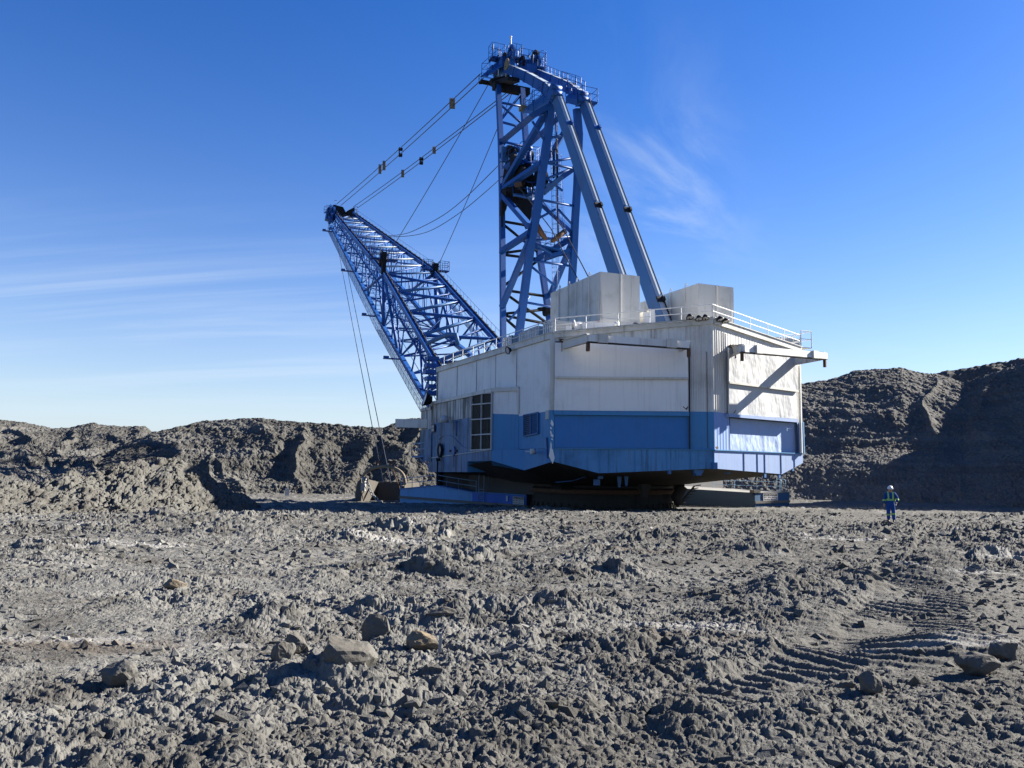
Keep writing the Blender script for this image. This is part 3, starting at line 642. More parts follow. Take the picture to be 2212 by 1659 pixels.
# annex with the stair window on the left side
Na = wn(pj, pg); Nb = wn(pg, pe)
def wj(u, v, off=0): return hit(u, v, Vector((*pg, 0))+Na*off, Na)
def wg(u, v, off=0): return hit(u, v, Vector((*pg, 0))+Nb*off, Nb)
AN = empty('side_annex', DR['_o']); AN.parent = DR; AN.location = (0, 0, 0)
Jt, Gtp, Et = V2(pj, 874), V2(pg, 845), Vector((pe[0], pe[1], zat(*pg, 845)))
Jb_, Gb_, Eb_ = V2(pj, 915.9), V2(pg, 893.7), V2(pe, 895.3)
mb = MB()
mb.face([Jb_, Gb_, Gtp, Jt], 2); mb.face([wj(925, 1019.5), wj(1009.5, 1019.8), wj(1009.5, 996.8), Gb, Gb_, Jb_], 3)
mb.face([Gb_, Eb_, Et, Gtp], 0); mb.face([Gt, V2(pe, 971.5), Eb_, Gb_], 1)                    # canted wall
mb.face([wj(1009.5, 1019.8), wj(1009.5, 1019.8)-Na*3, wj(1009.5, 996.8)-Na*3, wj(1009.5, 996.8)], 1)
mb.face([Gb, K1, K1t, Gt], 4)
mb.face([wj(1009.5, 996.8), wj(1009.5, 996.8)-Na*5, K1, Gb], 4); mb.face([wj(925, 1019.5), wj(925, 1019.5)-Na*4, wj(1009.5, 1019.8)-Na*3, wj(1009.5, 1019.8)], 4)
mb.build('annex_wall', [MW, MBL, MWG, MBLG, MBL], AN, False)
mb = MB(); mb.prism([Jt, Gtp, Et, Vector((D0.x, D0.y, Jt.z))], UP*.14, 0)
mb.build('annex_roof', [MWB], AN)
mb = MB(); mb.beam(Jt+Na*.06+UP*.1, Gtp+Na*.06+UP*.1, .16, .34); mb.beam(Gtp+Nb*.06+UP*.1, Et+Nb*.06+UP*.1, .16, .34); mb.beam(Et+Nb*.06+UP*.1, V2(pe, 893)+Nb*.06, .16, .14)
mb.beam(Gt+Na*.04, V2(pj, 990)+Na*.04, .06, .06); parts(mb, 'annex_trim', [MWB], AN)
# window: opening frame, mullions, panes and the stair behind
q = [(1017, 852.5), (1061.5, 848.5), (1061.5, 970.5), (1017, 972.5)]
FR_, GLZ = MB(), MB()
def wjz(u, fr):                                                       # point on the window face: u and height fraction
    a_, b_ = wj(u, 972.5-2*(u-1017)/44.5, .06), wj(u, 852.5-4*(u-1017)/44.5, .06); return Vector((a_.x, a_.y, a_.z+(b_.z-a_.z)*fr))
wd = empty('window', DR['_o']); wd.parent = AN; wd.location = (0, 0, 0)
for u in (1017.5, 1039, 1061): FR_.beam(wjz(u, 0), wjz(u, 1), .10, .14, up=Na)
for fr in (0, .27, .545, .815, 1): FR_.beam(wjz(1017, fr), wjz(1061.5, fr), .10, .12, up=Na)
FR_.build('window_frame', [MGREY], AN)
GLZ.face([wjz(1017, 0)-Na*.05, wjz(1061.5, 0)-Na*.05, wjz(1061.5, 1)-Na*.05, wjz(1017, 1)-Na*.05]); GLZ.build('window_pane', [MGLASS], AN, False)
mb = MB()
for a_, b_ in (((1018, 858), (1038, 908)), ((1034, 925), (1019, 970)), ((1044, 920), (1060, 965)), ((1022, 925), (1022, 970)), ((1034, 922), (1034, 968)), ((1047, 902), (1047, 966)), ((1054, 902), (1054, 964)), ((1040, 906), (1060, 900))):
    mb.beam(wj(*a_, .015), wj(*b_, .015), .16, .03, up=Na)
parts(mb, 'stair_frame', [MUND], AN)
bpy.data.objects.remove(wd)
# louvre beside the annex
LV = MB(); q0 = [w1(1132.5, 896.5, .03), w1(1164, 891, .03)]
a0, a1, b0_, b1 = w1(1133, 942.5, .03), w1(1133, 897, .03), w1(1164, 936, .03), w1(1164, 891, .03)
LV.prism([a0, b0_, b1, a1], -N1*.01, 1)
for (s0, s1) in ((0, .46), (.54, 1)):
    for i in range(11):
        fz = (i+.3)/11; p = a0.lerp(b0_, s0).lerp(a1.lerp(b1, s0), fz); q_ = a0.lerp(b0_, s1).lerp(a1.lerp(b1, s1), fz); LV.beam(p+N1*.04, q_+N1*.04, .03, .07 if s0 < .1 else .13, up=(UP*.8+N1*.6).normalized(), m=0)
for p, q_ in ((a0, a1), (b0_, b1), (a0, b0_), (a1, b1), (a0.lerp(b0_, .5), a1.lerp(b1, .5))): LV.beam(p+N1*.08, q_+N1*.08, .09, .10, up=N1, m=0)
LV.build('louvre', [MSTF, MBLK], DR)
mb = MB(); panel(mb, w1, N1, [(1178, 887), (1185, 886), (1185, 905), (1178, 906.5)], .08); mb.build('junction_box', [MGREY], DR)
mb = MB(); mb.beam(w1(1136, 975, .3), w1(1150, 975, .6), .10, .10); p = w1(1151, 975, .7); mb.disc(p, N1, .22, .35, 10); mb.build('flood_light', [MGREY], DR)
mb = MB(); mb.beam(w1(1180, 945, .1), w1(1182, 990, .1), .10, .16); mb.build('vertical_pipe', [MSTF], DR)
# hatches, lamp, sign on the annex wall
mb = MB(); c = wj(951, 973, .12); mb.disc(c, Na, .72, .2, 28, 0); mb.disc(c+Na*.12+AX*-.15, Na, .74, .12, 28, 1, r_in=.52)
mb.beam(c-UP*.8+Na*.2, c-UP*1.1+Na*.2, .4, .4, m=1); mb.beam(c-UP*1.0+Na*.25, c-UP*3.2+Na*.25, .14, .14, m=1); mb.build('round_hatch', [MWG, MOIL], AN)
mb = MB(); c = wj(979.5, 974, .10); mb.disc(c, Na, .46, .12, 28, 0); mb.cbox(c+AX*.95, AX*.2, Na*.2, UP*.2, 1); mb.cbox(c-AX*.95, AX*.2, Na*.2, UP*.2, 1); mb.beam(c-UP*.46, c-UP*1.6, .05, .05, m=1); parts(mb, 'porthole', [MSTF, MRUST], AN)
mb = MB(); pts = [wj(u, v, .05) for u, v in ((921+12, 975), (948.5, 948.5), (957.5, 940.5), (972, 940), (983, 948), (997, 963), (1003, 966.5), (1017, 966))]
for p, q_ in zip(pts[1:], pts[2:]): mb.beam(p, q_, .05, .05)
a_ = wj(985.5, 912, .08); mb.tube([a_, wj(985.5, 942, .08)], .05, 6); mb.tube([wj(981, 911.5, .08), wj(988, 911, .08)], .05, 6); mb.build('wall_conduit', [MSTF], AN)
mb = MB(); c = wj(960, 905, .7); mb.beam(wj(968, 901, .05), c+UP*.2, .08, .08); mb.tube([c+UP*.35, c+UP*.05, c-UP*.35], [.16, .42, .46], 12); mb.build('wall_lamp', [MGREY], AN)
mb = MB(); q = [wj(931, 917, .2), wj(938, 915.5, .2), wj(938, 933, .2), wj(931, 934.5, .2)]; mb.prism(q, -Na*.05, 0); sg = mb.build('notice_board', [MSIGNK], AN)
mb = MB()
for v in (919.5, 926.5): mb.prism([wj(932, v, .23), wj(937, v-1, .23), wj(937, v+4, .23), wj(932, v+5, .23)], -Na*.02)
parts(mb, 'notice_sheet', [MSIGN], sg)
# front cab block, arm and balcony beyond the annex
mb = MB(); f0 = M(38.2, -11.9, 0)
def wc(u, v, off=0): return hit(u, v, M(34, -12.6+off*0, 0)+Na*off, Na)
a_, b_ = wc(908.5, 0), wc(930, 0)
z0, z1, zb = at(908, 884, wc(908.5, 884).y).z, at(908, 1000, wc(908.5, 960).y).z, wc(908.5, 929).z
P0, P1_ = wc(908.5, 929), wc(932, 926); 
for (za, zc_, m_) in ((wc(908.5, 996).z, zb, 1), (zb, wc(908.5, 887).z, 0)):
    mb.hexa([Vector((P0.x, P0.y, za)), Vector((P1_.x, P1_.y, za)), Vector((P1_.x, P1_.y, za))+RX*5, Vector((P0.x, P0.y, za))+RX*5, Vector((P0.x, P0.y, zc_)), Vector((P1_.x, P1_.y, zc_)), Vector((P1_.x, P1_.y, zc_))+RX*5, Vector((P0.x, P0.y, zc_))+RX*5], m_)
mb.beam(Vector((P0.x, P0.y, wc(908.5, 886).z)), Vector((P1_.x, P1_.y, wc(908.5, 886).z)), .2, .35, m=0); mb.build('cab_block', [MWG, MBLG], DR)
mb = MB(); mb.beam(at(857, 914, 89), at(932, 915.5, 86), .5, .95); mb.beam(at(921, 903.5, 87), at(905, 912, 87.5), .12, .12); mb.build('jib_beam', [MWB], DR)
mb = MB(); y0, y1 = 88.5, 85.8
fl = [at(889, 985, y0), at(932, 983, y1)]
mb.prism([fl[0], fl[1], fl[1]+RX*1.6, fl[0]+RX*1.6], -UP*.18); mb.beam(at(905, 987, 88), at(929, 1009, 86.5), .12, .12); mb.beam(at(921, 987, 87), at(929, 1000, 86.5), .1, .1)
bal = mb.build('balcony', [MSTF], DR); mb = MB()
def rail(mb, pts, h=1.07, r=.028, step=None, up=UP, mid=True, n=5):
    """handrail along pts (deck level) with posts at the points or every step metres"""
    P = [Vector(p) for p in pts]
    for p, q_ in zip(P, P[1:]):
        mb.tube([p+up*h, q_+up*h], r, n, cap=False)
        if mid: mb.tube([p+up*h*.52, q_+up*h*.52], r*.85, n, cap=False)
        k = max(1, round((q_-p).length/step)) if step else 1
        for i in range(k+1): a_ = p.lerp(q_, i/k); mb.tube([a_, a_+up*h], r, n, cap=False)
    return mb
rail(mb, [fl[0], fl[1]], 1.4, .045, 1.3); rail(mb, [fl[0], fl[0]+RX*1.5], 1.4, .045); mb.build('guard_rail', [MRAILB], bal)

# roof: penthouses, ducts, louvred coolers, rail, lamps
def roofbox(s):
    f0, f1, l0, l1, zt, zb_ = 5.75, 15.0, 2.95, 6.7, 15.38, 11.5
    L = [-l1, -l0] if s < 0 else [l0, l1]
    o = empty('roof_unit', DR['_o']); o.parent = DR; o.location = (0, 0, 0)
    mb = MB(); mb.hexa([M(f0, L[0], zb_), M(f0, L[1], zb_), M(f1, L[1], zb_), M(f1, L[0], zb_), M(f0, L[0], zt), M(f0, L[1], zt), M(f1, L[1], zt), M(f1, L[0], zt)])
    mb.build('casing', [MWB], o)
    mb = MB()
    for fr in (.55, 1.0): pass
    lm = L[0]+(L[1]-L[0])*.5
    mb.beam(M(f0-.02, lm, zb_), M(f0-.02, lm, zt), .22, .04, up=RX)
    for f in (7.6, 9.9, 11.4, 13.2): mb.beam(M(f, L[0]-.02, zb_), M(f, L[0]-.02, zt), .16, .04, up=AX)
    parts(mb, 'cover_strip', [MW], o)
    mb = MB()
    for f in (7.6, 9.9, 11.4, 13.2):
        for j in range(8):
            a_, b_ = math.pi*j/8, math.pi*(j+1)/8; mb.beam(M(f+.16*math.cos(a_), L[0]+.05, zt+.05+.3*math.sin(a_)), M(f+.16*math.cos(b_), L[0]+.05, zt+.05+.3*math.sin(b_)), .05, .05)
    parts(mb, 'lifting_eye', [MGREY], o)
    # sloping intake hood beneath
    mb = MB(); z2 = zb_+.05
    mb.hexa([M(f0-.05, L[0]-.04, zb_-.95), M(f0-.05, L[1]+.04, zb_-.95), M(f0+2.6, L[1]+.04, zb_-.1), M(f0+2.6, L[0]-.04, zb_-.1), M(f0-.05, L[0]-.04, z2), M(f0-.05, L[1]+.04, z2), M(f0+2.6, L[1]+.04, z2), M(f0+2.6, L[0]-.04, z2)])
    mb.build('intake_hood', [MWB], o)
    mb = MB()
    for l in (L[0]+.4, L[1]-.4):
        for f in (6.2, 9.5): mb.beam(M(f, l, 10.6), M(f, l, zb_), .2, .2)
    mb.beam(M(6.2, L[0]+.4, zb_-.9), M(6.2, L[0]+1.6, 10.4), .14, .14); parts(mb, 'support_leg', [MUND], o)
    if s < 0:
        mb = MB(); mb.cbox(M(f0-.1, L[1]-1.35, zb_-.45), RX*1.1, AX*.06, UP*.62); mb.build('access_hatch', [MGREY], o)
        mb = MB(); mb.cbox(M(f0+.3, L[0]-.07, zb_-.5), AX*.5, RX*.04, UP*.8); mb.build('warning_sign', [MSIGNR], o)
        mb = MB(); mb.cbox(M(f0-.12, L[1]-.45, zb_-.3), RX*.4, AX*.05, UP*.4); mb.build('data_plate', [MSIGNK], o)
roofbox(-1); roofbox(1)
def roofz(l): return Ar.z + (Br.z-Ar.z)*(1-min(1, abs(l)/11.7)) + .12
cool = []
for (u0, u1, vt0, vt1, vb0, vb1, dep) in ((1086, 1105, 732, 723, 758, 748, 3.5), (1121, 1142, 719, 711, 741, 733, 3.2), (1142, 1160, 711, 703, 734, 727, 3.2), (1173, 1196, 699, 692, 722, 711, 2.4)):
    lat = -11.0; pn = M(0, lat, 0)
    q = [hit(u0, vb0, pn, RX), hit(u1, vb1, pn, RX), hit(u1, vt1, pn, RX), hit(u0, vt0, pn, RX)]
    zt = (q[2].z+q[3].z)/2; zb_ = roofz(11)-.2
    A_, B_ = Vector((q[0].x, q[0].y, zb_)), Vector((q[1].x, q[1].y, zb_)); e = B_-A_; H = UP*(zt-zb_)
    o = empty('roof_cooler', DR['_o']); o.parent = DR; o.location = (0, 0, 0)
    mb = MB(); mb.obox(A_+RX*.12, e, RX*dep, H); mb.build('casing', [MGREY], o)
    mb = MB(); mb.obox(A_+RX*.06, e, RX*.05, H, 1)
    for i in range(5): mb.obox(A_+e*(i/5+.0)-RX*.02, e*.11, RX*.08, H, 0)
    mb.obox(A_+e*.97-RX*.02, e*.03, RX*.08, H, 0); mb.obox(A_-RX*.02, e, RX*.08, UP*.12, 0); mb.obox(A_-RX*.02+H-UP*.12, e, RX*.08, UP*.12, 0)
    mb.build('louvre_slats', [MW, MBLK], o)
# low ducts and housings along the left half of the rear roof
mb = MB(); dd = 57; e2 = (B0-A0).normalized(); n2 = -N2
def rb(u0, u1, vt, vb, off, dep, m=0):
    a_, b_ = w2(u0, vb, -off), w2(u1, vb, -off); t_ = w2(u0, vt, -off); mb.obox(a_, b_-a_, n2*dep, UP*(t_.z-a_.z), m)
rb(1198, 1236, 694, 723, 1.6, 2.2); DU = mb.build('plant_cabinet', [MGREY], DR)
mb = MB()
for i in range(7): rb(1197.5, 1236.5, 697+i*3.4, 698+i*3.4, 1.56, .06)
rb(1222, 1234.5, 703, 719, 1.54, .05); parts(mb, 'cabinet_ribs', [MW], DU)
mb = MB(); mb.tube([w2(1236, 710, -2.4), w2(1262, 707, -2.4)], [.55, .42], 12); mb.tube([w2(1238, 710, -2.4), w2(1241, 710, -2.4)], .7, 12); rb(1258, 1299, 696, 712, 1.8, 1.4); rb(1299, 1326, 697, 711, 1.8, 1.2); mb.tube([w2(1326, 704, -2.4), w2(1337, 704, -2.4)], .33, 12)
parts(mb, 'air_duct', [MW], DR)
mb = MB(); p = M(6.5, 5.0, 10.9); mb.cbox(at(1397, 688, 66), RX*1.2, AX*.8, UP*.9); mb.cbox(at(1406, 684, 66), RX*.5, AX*.5, UP*1.2); parts(mb, 'roof_vent', [MW], DR)
mb = MB(); rail(mb, [Ar+UP*.12+N1*0, Br+UP*.12], 1.07, .04, 2.75); rail(mb, [Br+UP*.12, Cr+UP*.12], 1.07, .04, 2.5); mb.build('roof_rail', [MRAIL], DR)
mb = MB(); rail(mb, [Ar+UP*.12-N1*.1, w1(959, 793, -.1)+UP*.15], 1.07, .038, 3.05); mb.build('roof_rail', [MRAIL], DR)
mb = MB(); q0, q1 = Cr+UP*.12, Cr+UP*.12+AX*8; rail(mb, [q0, q1], 1.07, .035, 2.5)
c0 = Cr+UP*.1+RX*.1; rail(mb, [c0, c0+RX*1.2, c0+RX*1.2+AX*2.2, c0+AX*2.2], 1.5, .04); mb.prism([c0, c0+RX*1.2, c0+RX*1.2+AX*2.2, c0+AX*2.2], UP*.06)
rail(mb, [c0-RX*1.7+AX*.5, c0-RX*1.0+AX*1.6], 1.0, .03); mb.build('roof_rail', [MRAIL], DR)
mb = MB(); p = at(1683, 741, 73); mb.cbox(p-UP*.2, RX*3.6, AX*1.5, UP*1.2); mb.build('roof_cooler', [MGREY], DR)
def flood(mb, p, d, s=.35):
    d = Vector(d).normalized(); mb.tube([p-d*s*.9, p], [s*.5, s], 12, 0, cap=True); mb.disc(p+d*.03, d, s*1.08, .06, 14, 1, r_in=s*.86); mb.disc(p+d*.01, d, s*.85, .04, 14, 2); mb.beam(p-d*s*.5, p-d*s*.5-UP*s*1.1, .06, .06, m=0)
for (wf, u, v, N) in ((w2, 1510, 688.5, N2), (w2, 1524, 686.5, N2), (w3, 1556, 690, N3), (w3, 1567.5, 694, N3), (w2, 1490, 685.5, N2)):
    mb = MB(); flood(mb, wf(u, v, .45), N*.4-UP*1.0, .28); mb.build('flood_light', [MOIL, MBLK, MRAIL], DR)
for u, v, y in ((971, 789, 84), (1103-6+1-1, 740+17, 66), (982-2, 787, 84)):
    mb = MB(); flood(mb, at(u, v, y), Vector((-1, -.6, -.3)), .32 if y < 70 else .42); mb.build('flood_light', [MOIL, MBLK, MRUST if u < 975 else MGREY], DR)

# lifting frames over the doors
def lifting_frame(wf, N, rootL, tipL, rootR, tipR, out):
    o = empty('lifting_frame', DR['_o']); o.parent = DR; o.location = (0, 0, 0)
    ends = []
    for (ru, rt, rbm), (tu, tt_, tb) in ((rootL, tipL), (rootR, tipR)):
        a1_, a2_, b1_, b2_ = wf(ru, rt, .3), wf(ru, rbm, .3), wf(tu, tt_, out), wf(tu, tb, out)
        d = (b1_-a1_); d.z = 0; sdv = Vector((-d.y, d.x, 0)).normalized()
        mb = MB(); mb.prism([a2_-sdv*.05, b2_-sdv*.05, b1_-sdv*.05, a1_-sdv*.05], sdv*.10, 0)
        for p, q_ in ((a1_, b1_), (a2_, b2_)): mb.prism([p-sdv*.16, q_-sdv*.16, q_-sdv*.16+UP*.05, p-sdv*.16+UP*.05], sdv*.32, 0)
        mb.build('frame_arm', [MWB], o)
        mb = MB(); mb.cbox(wf(ru, (rt+rbm)/2+1, .17), sdv*.5, d.normalized()*.3, UP*(a1_.z-a2_.z+.35)); mb.cbox(b2_-UP*.3, sdv*.22, d.normalized()*.22, UP*.7); parts(mb, 'hinge_pin', [MRUST], o)
        ends.append((b1_, b2_))
    (l1_, l2_), (r1_, r2_) = ends; d = (r1_-l1_).normalized(); mb = MB()
    top0, top1 = l1_-UP*.30, r1_-UP*.30
    mb.beam(top0, top1, .5, .5); mb.prism([top0-UP*.26-N*.26, top1-UP*.26-N*.26, top1-UP*.26+N*.26, top0-UP*.26+N*.26], -UP*.05, 1)
    mb.build('cross_bar', [MW, MUND], o)
    mb = MB()
    for t in (.14, .82): c = top0.lerp(top1, t)+N*.1; mb.cbox(c, d*.75, N*.7, UP*.62)
    parts(mb, 'trolley', [MWB], o)
lifting_frame(w2, N2, (1216.6, 736.7, 754.6), (1270.1, 721.8, 739.7), (1467.5, 745, 759), (1487.4, 737, 752), 2.85)
lifting_frame(w3, N3, (1583, 748.7, 767.8), (1602.7, 744.5, 761), (1713.7, 767.8, 789.5), (1781.4, 761.7, 776.5), 2.85)

# small torn and rusty spots on the doors
mb = MB()
for wf, N, pts in ((w2, N2, [(1475, 877), (1480, 881), (1485, 884.5), (1481, 883.5), (1476, 880)]), (w2, N2, [(1481, 884), (1486, 877), (1486.5, 880), (1483, 886)]), (w3, N3, [(1584, 893), (1589, 886), (1590, 886), (1587, 892.5)]), (w3, N3, [(1545.5, 966), (1550, 963.5), (1553, 968), (1548, 971)])):
    q = [wf(u, v, .30) for u, v in pts]; mb.prism(q, -N*.012)
parts(mb, 'rust_spot', [MRUST], DR)
mb = MB()
for u, v, a_, b_ in ((1192.6, 915, .12, .3), (1190, 925, .08, .12), (1192.5, 941, .12, .18), (1190.4, 962, .06, .3), (1192, 985, .22, .75), (1192.5, 949, .07, .1), (1190, 935, .07, .2)):
    q = w2(u, v, .125); e_ = (B0-A0).normalized(); mb.prism([q-e_*a_, q-UP*b_*.8+e_*a_*.3, q+e_*a_-UP*b_*.2, q+e_*a_*.4+UP*b_*.6, q-e_*a_*.5+UP*b_], N2*.008)
parts(mb, 'paint_chip', [MW], DR)

# ------------------------------------------------------------------ walking shoes
def shoe(P, Q, inn, hs, name_rear, end_sign, deckm, sidem):
    """P rear end, Q front end of the outer side at ground level; inn inward vector; hs top heights along the side"""
    o = empty('walking_shoe', DR['_o']); o.parent = DR; o.location = (0, 0, 0)
    mb = MB(); n = len(hs); lo = [P.lerp(Q, t)-UP*.55 for t, h in hs]; hi = [P.lerp(Q, t)+UP*h for t, h in hs]
    for i in range(n-1):
        mb.face([lo[i], lo[i+1], hi[i+1], hi[i]], 3 if i < 2 else 4); mb.face([lo[i]+inn, hi[i]+inn, hi[i+1]+inn, lo[i+1]+inn], 0); mb.face([hi[i], hi[i+1], hi[i+1]+inn, hi[i]+inn], 1)
    mb.face([lo[0], hi[0], hi[0]+inn, lo[0]+inn], 2); mb.face([lo[-1], lo[-1]+inn, hi[-1]+inn, hi[-1]], 0)
    mb.build('shoe_body', [sidem, deckm, MSHOED, MSHOEN, MSHOEW], o, True)
    mb = MB(); nrm = -inn.normalized()
    for i in range(n-1): mb.beam(hi[i]+nrm*.03, hi[i+1]+nrm*.03, .14, .09)
    mb.beam(lo[0]+nrm*.05+UP*.62, lo[-1]+nrm*.05+UP*.62, .22, .24, m=1); mb.build('shoe_rim', [sidem, MMUD], o)
    return o, lo, hi
P_, Q_ = at(1137, 1095.7, 73.8), at(864, 1074.6, 86.8)
inn = Vector((Q_-P_)).cross(UP).normalized(); inn = -inn if inn.dot(TC-P_) < 0 else inn
def hh(t, u, v): p = P_.lerp(Q_, t); return zat(p.x, p.y, v)-p.z
def tfor(u):
    lo, hi = 0, 1
    for _ in range(40):
        m_ = (lo+hi)/2
        if proj(P_.lerp(Q_, m_))[0] > u: lo = m_
        else: hi = m_
    return lo
hs = [(tfor(u), hh(tfor(u), u, v)) for u, v in ((1137, 1070), (1095, 1066.5), (1020, 1063), (940.5, 1048.8), (864, 1056))]
shL, lo_, hi_ = shoe(P_, Q_, inn*3.6, hs, 0, 0, MSHOE, MSHOE)
nrm = -inn
mb = MB(); tt = [tfor(u) for u in (1027, 988, 963, 940.5, 912, 888, 864)]
pts = []
for t in tt:
    h = np.interp(t, [a_ for a_, b_ in hs], [b_ for a_, b_ in hs]); pts.append(P_.lerp(Q_, t)+UP*h+inn*.1)
rail(mb, pts, 1.1, .035); mb.build('guard_rail', [MRAILB], shL)
mb = MB()
for t in (tfor(1035.5), tfor(1031)-.006+.03):
    pass
for du in (0, 11.5):
    t = tfor(1036+du); p = P_.lerp(Q_, t)+nrm*.14; top = p+UP*(hh(t, 0, 1027))
    arc = [p+UP*.2, top] + [top+inn*(.35-.35*math.cos(a_))+UP*.35*math.sin(a_) for a_ in (.5, 1.0, 1.57, 2.1, 2.6, 3.14)] + [top+inn*.7-UP*1.05]
    mb.tube(arc, .035, 6)
ta, tb_ = tfor(1036), tfor(1047.5)
for i in range(6): mb.tube([P_.lerp(Q_, ta)+nrm*.14+UP*(.3+i*.22), P_.lerp(Q_, tb_)+nrm*.14+UP*(.3+i*.22)], .02, 5)
mb.build('boarding_ladder', [MRAILB], shL)
# lettering helper: strokes on a 5 x 7 grid, each letter a few flat bars
GLY = {'N': '1,0,1,7;1,7,5,0;5,0,5,7', 'O': '1,0,1,7;1,7,5,7;5,7,5,0;5,0,1,0', 'E': '1,0,1,7;1,7,5,7;1,3.5,4,3.5;1,0,5,0', 'T': '3,0,3,7;1,7,5,7', 'R': '1,0,1,7;1,7,5,7;5,7,5,3.5;5,3.5,1,3.5;3,3.5,5,0', 'Y': '1,7,3,3.5;5,7,3,3.5;3,3.5,3,0',
       'H': '1,0,1,7;5,0,5,7;1,3.5,5,3.5', 'I': '3,0,3,7', 'L': '1,7,1,0;1,0,5,0', 'S': '5,7,1,7;1,7,1,3.5;1,3.5,5,3.5;5,3.5,5,0;5,0,1,0', 'M': '1,0,1,7;1,7,3,3;3,3,5,7;5,7,5,0', 'A': '1,0,3,7;3,7,5,0;2,2.5,4,2.5', 'C': '5,7,1,7;1,7,1,0;1,0,5,0', 'W': '1,7,2,0;2,0,3,4;3,4,4,0;4,0,5,7', 'P': '1,0,1,7;1,7,5,7;5,7,5,3.5;5,3.5,1,3.5', 'G': '5,7,1,7;1,7,1,0;1,0,5,0;5,0,5,3;5,3,3,3',
       'o': '1,0,1,4;1,4,4,4;4,4,4,0;4,0,1,0', 'n': '1,0,1,4;1,4,4,4;4,4,4,0', 'l': '2,0,2,7', 'y': '1,4,3,0;5,4,2,-2', 'h': '1,0,1,7;1,4,4,4;4,4,4,0', 'e': '4,0,1,0;1,0,1,4;1,4,4,4;4,4,4,2;4,2,1,2', 'r': '1,0,1,4;1,4,4,4', 'a': '1,4,4,4;4,4,4,0;4,0,1,0;1,0,1,2;1,2,4,2', 't': '2,0,2,6;1,4,4,4', 'i': '2,0,2,4', 'g': '4,4,1,4;1,4,1,0;1,0,4,0;4,4,4,-2;4,-2,1,-2', 'p': '1,-2,1,4;1,4,4,4;4,4,4,0;4,0,1,0', 'd': '4,7,4,0;4,0,1,0;1,0,1,4;1,4,4,4', 'c': '4,4,1,4;1,4,1,0;1,0,4,0', ' ': ''}
def text(mb, s, o, ex, ez, w, hgt, n, th=.17):
    k = len(s)*6; cw = w/k; ch = hgt/7
    for i, c in enumerate(s):
        for st in filter(None, GLY.get(c, '').split(';')):
            x0, y0, x1, y1 = map(float, st.split(','))
            p = o+ex*((i*6+x0-.5)*cw)+ez*(y0*ch); q_ = o+ex*((i*6+x1-.5)*cw)+ez*(y1*ch); mb.beam(p, q_, .01, ch*1.25*th/.17*.8, up=ex.cross(ez) if False else (ex.cross(ez)).cross((q_-p)).normalized() if (q_-p).length > 1e-6 else ez)
def sign(parent, o, ex, w, h, n):
    ez = UP; ex = ex.normalized(); mb = MB(); mb.prism([o, o+ex*w, o+ex*w+ez*h, o+ez*h], n*.03, 0); s_ = mb.build('warning_sign', [MSIGN], parent)
    mb = MB(); mb.prism([o+ex*w*.03+ez*h*.64+n*.032, o+ex*w*.97+ez*h*.64+n*.032, o+ex*w*.97+ez*h*.96+n*.032, o+ex*w*.03+ez*h*.96+n*.032], n*.006); mb.build('sign_header', [MSIGNK], s_)
    mb = MB(); text(mb, 'NO ENTRY', o+ex*w*.07+ez*h*.71+n*.045, ex, ez, w*.86, h*.18, n); mb.build('sign_text', [MSIGN], s_)
    mb = MB(); text(mb, 'Only When Machine', o+ex*w*.05+ez*h*.40+n*.037, ex, ez, w*.9, h*.15, n); text(mb, 'Shutdown Operator', o+ex*w*.05+ez*h*.12+n*.037, ex, ez, w*.9, h*.15, n); mb.build('sign_text', [MSIGNK], s_)
GLY['u'] = '1,4,1,0;1,0,4,0;4,0,4,4'; GLY['w'] = '1,4,2,0;2,0,3,3;3,3,4,0;4,0,5,4'
t0_, t1_ = tfor(1109.5), tfor(1133.5); o_ = P_.lerp(Q_, t0_)+nrm*.10; e_ = P_.lerp(Q_, t1_)-P_.lerp(Q_, t0_)
sign(shL, o_+UP*(hh(t0_, 0, 1088.5)), e_, e_.length, .72, nrm)
mb = MB(); t_ = tfor(1096); p = P_.lerp(Q_, t_)+nrm*.06; mb.beam(p+UP*.45, p+UP*.95, .22, .05, up=nrm); mb.build('paint_mark', [MSTL], shL)
# right shoe
R0, R1 = at(1631, 1087.7, 86), at(1705, 1080.5, 89.5); R1.z = R0.z+.0; inr_ = at(1496, 1081.6, 90.5)
sidev = (inr_-R0); sidev.z = 0; endv = R1-R0; endv.z = 0
sidev = sidev.normalized(); 
sdir = Vector((-endv.y, endv.x, 0)).normalized(); sdir = sdir if sdir.y > 0 else -sdir
o = empty('walking_shoe', DR['_o']); o.parent = DR; o.location = (0, 0, 0)
hR = zat(R0.x, R0.y, 1064.5)-R0.z; L_ = 19; F0, F1 = R0+sidev*L_*.75, R1+sidev*L_*.75
D_ = UP*-.5; mb = MB(); mb.face([R0+D_, R1+D_, R1, R0], 0); mb.face([R0+D_, R0, F0, F0+D_], 1); mb.face([R0, R1, R1+UP*hR, R0+UP*hR], 0); mb.face([R0, R0+UP*hR, F0+UP*1.5, F0], 1); mb.face([R1, F1, F1+UP*1.5, R1+UP*hR], 1); mb.face([R0+UP*hR, R1+UP*hR, F1+UP*1.5, F0+UP*1.5], 2); mb.face([F0, F0+UP*1.5, F1+UP*1.5, F1], 1)
mb.build('shoe_body', [painted('shoe_end_blue', (.03, .085, .17), (.10, .11, .11), .6, .5, seed=61), MSHOED, MDECK], o, True)
nE = -sdir; nE = (R1-R0).cross(UP).normalized(); nE = nE if nE.y < 0 else -nE
mb = MB(); mb.beam(R0+UP*hR+nE*.03, R1+UP*hR+nE*.03, .12, .07); mb.beam(R0+UP*.12+nE*.04, R1+UP*.12+nE*.04, .16, .26, m=1); mb.build('shoe_rim', [MDECK, MMUD], o)
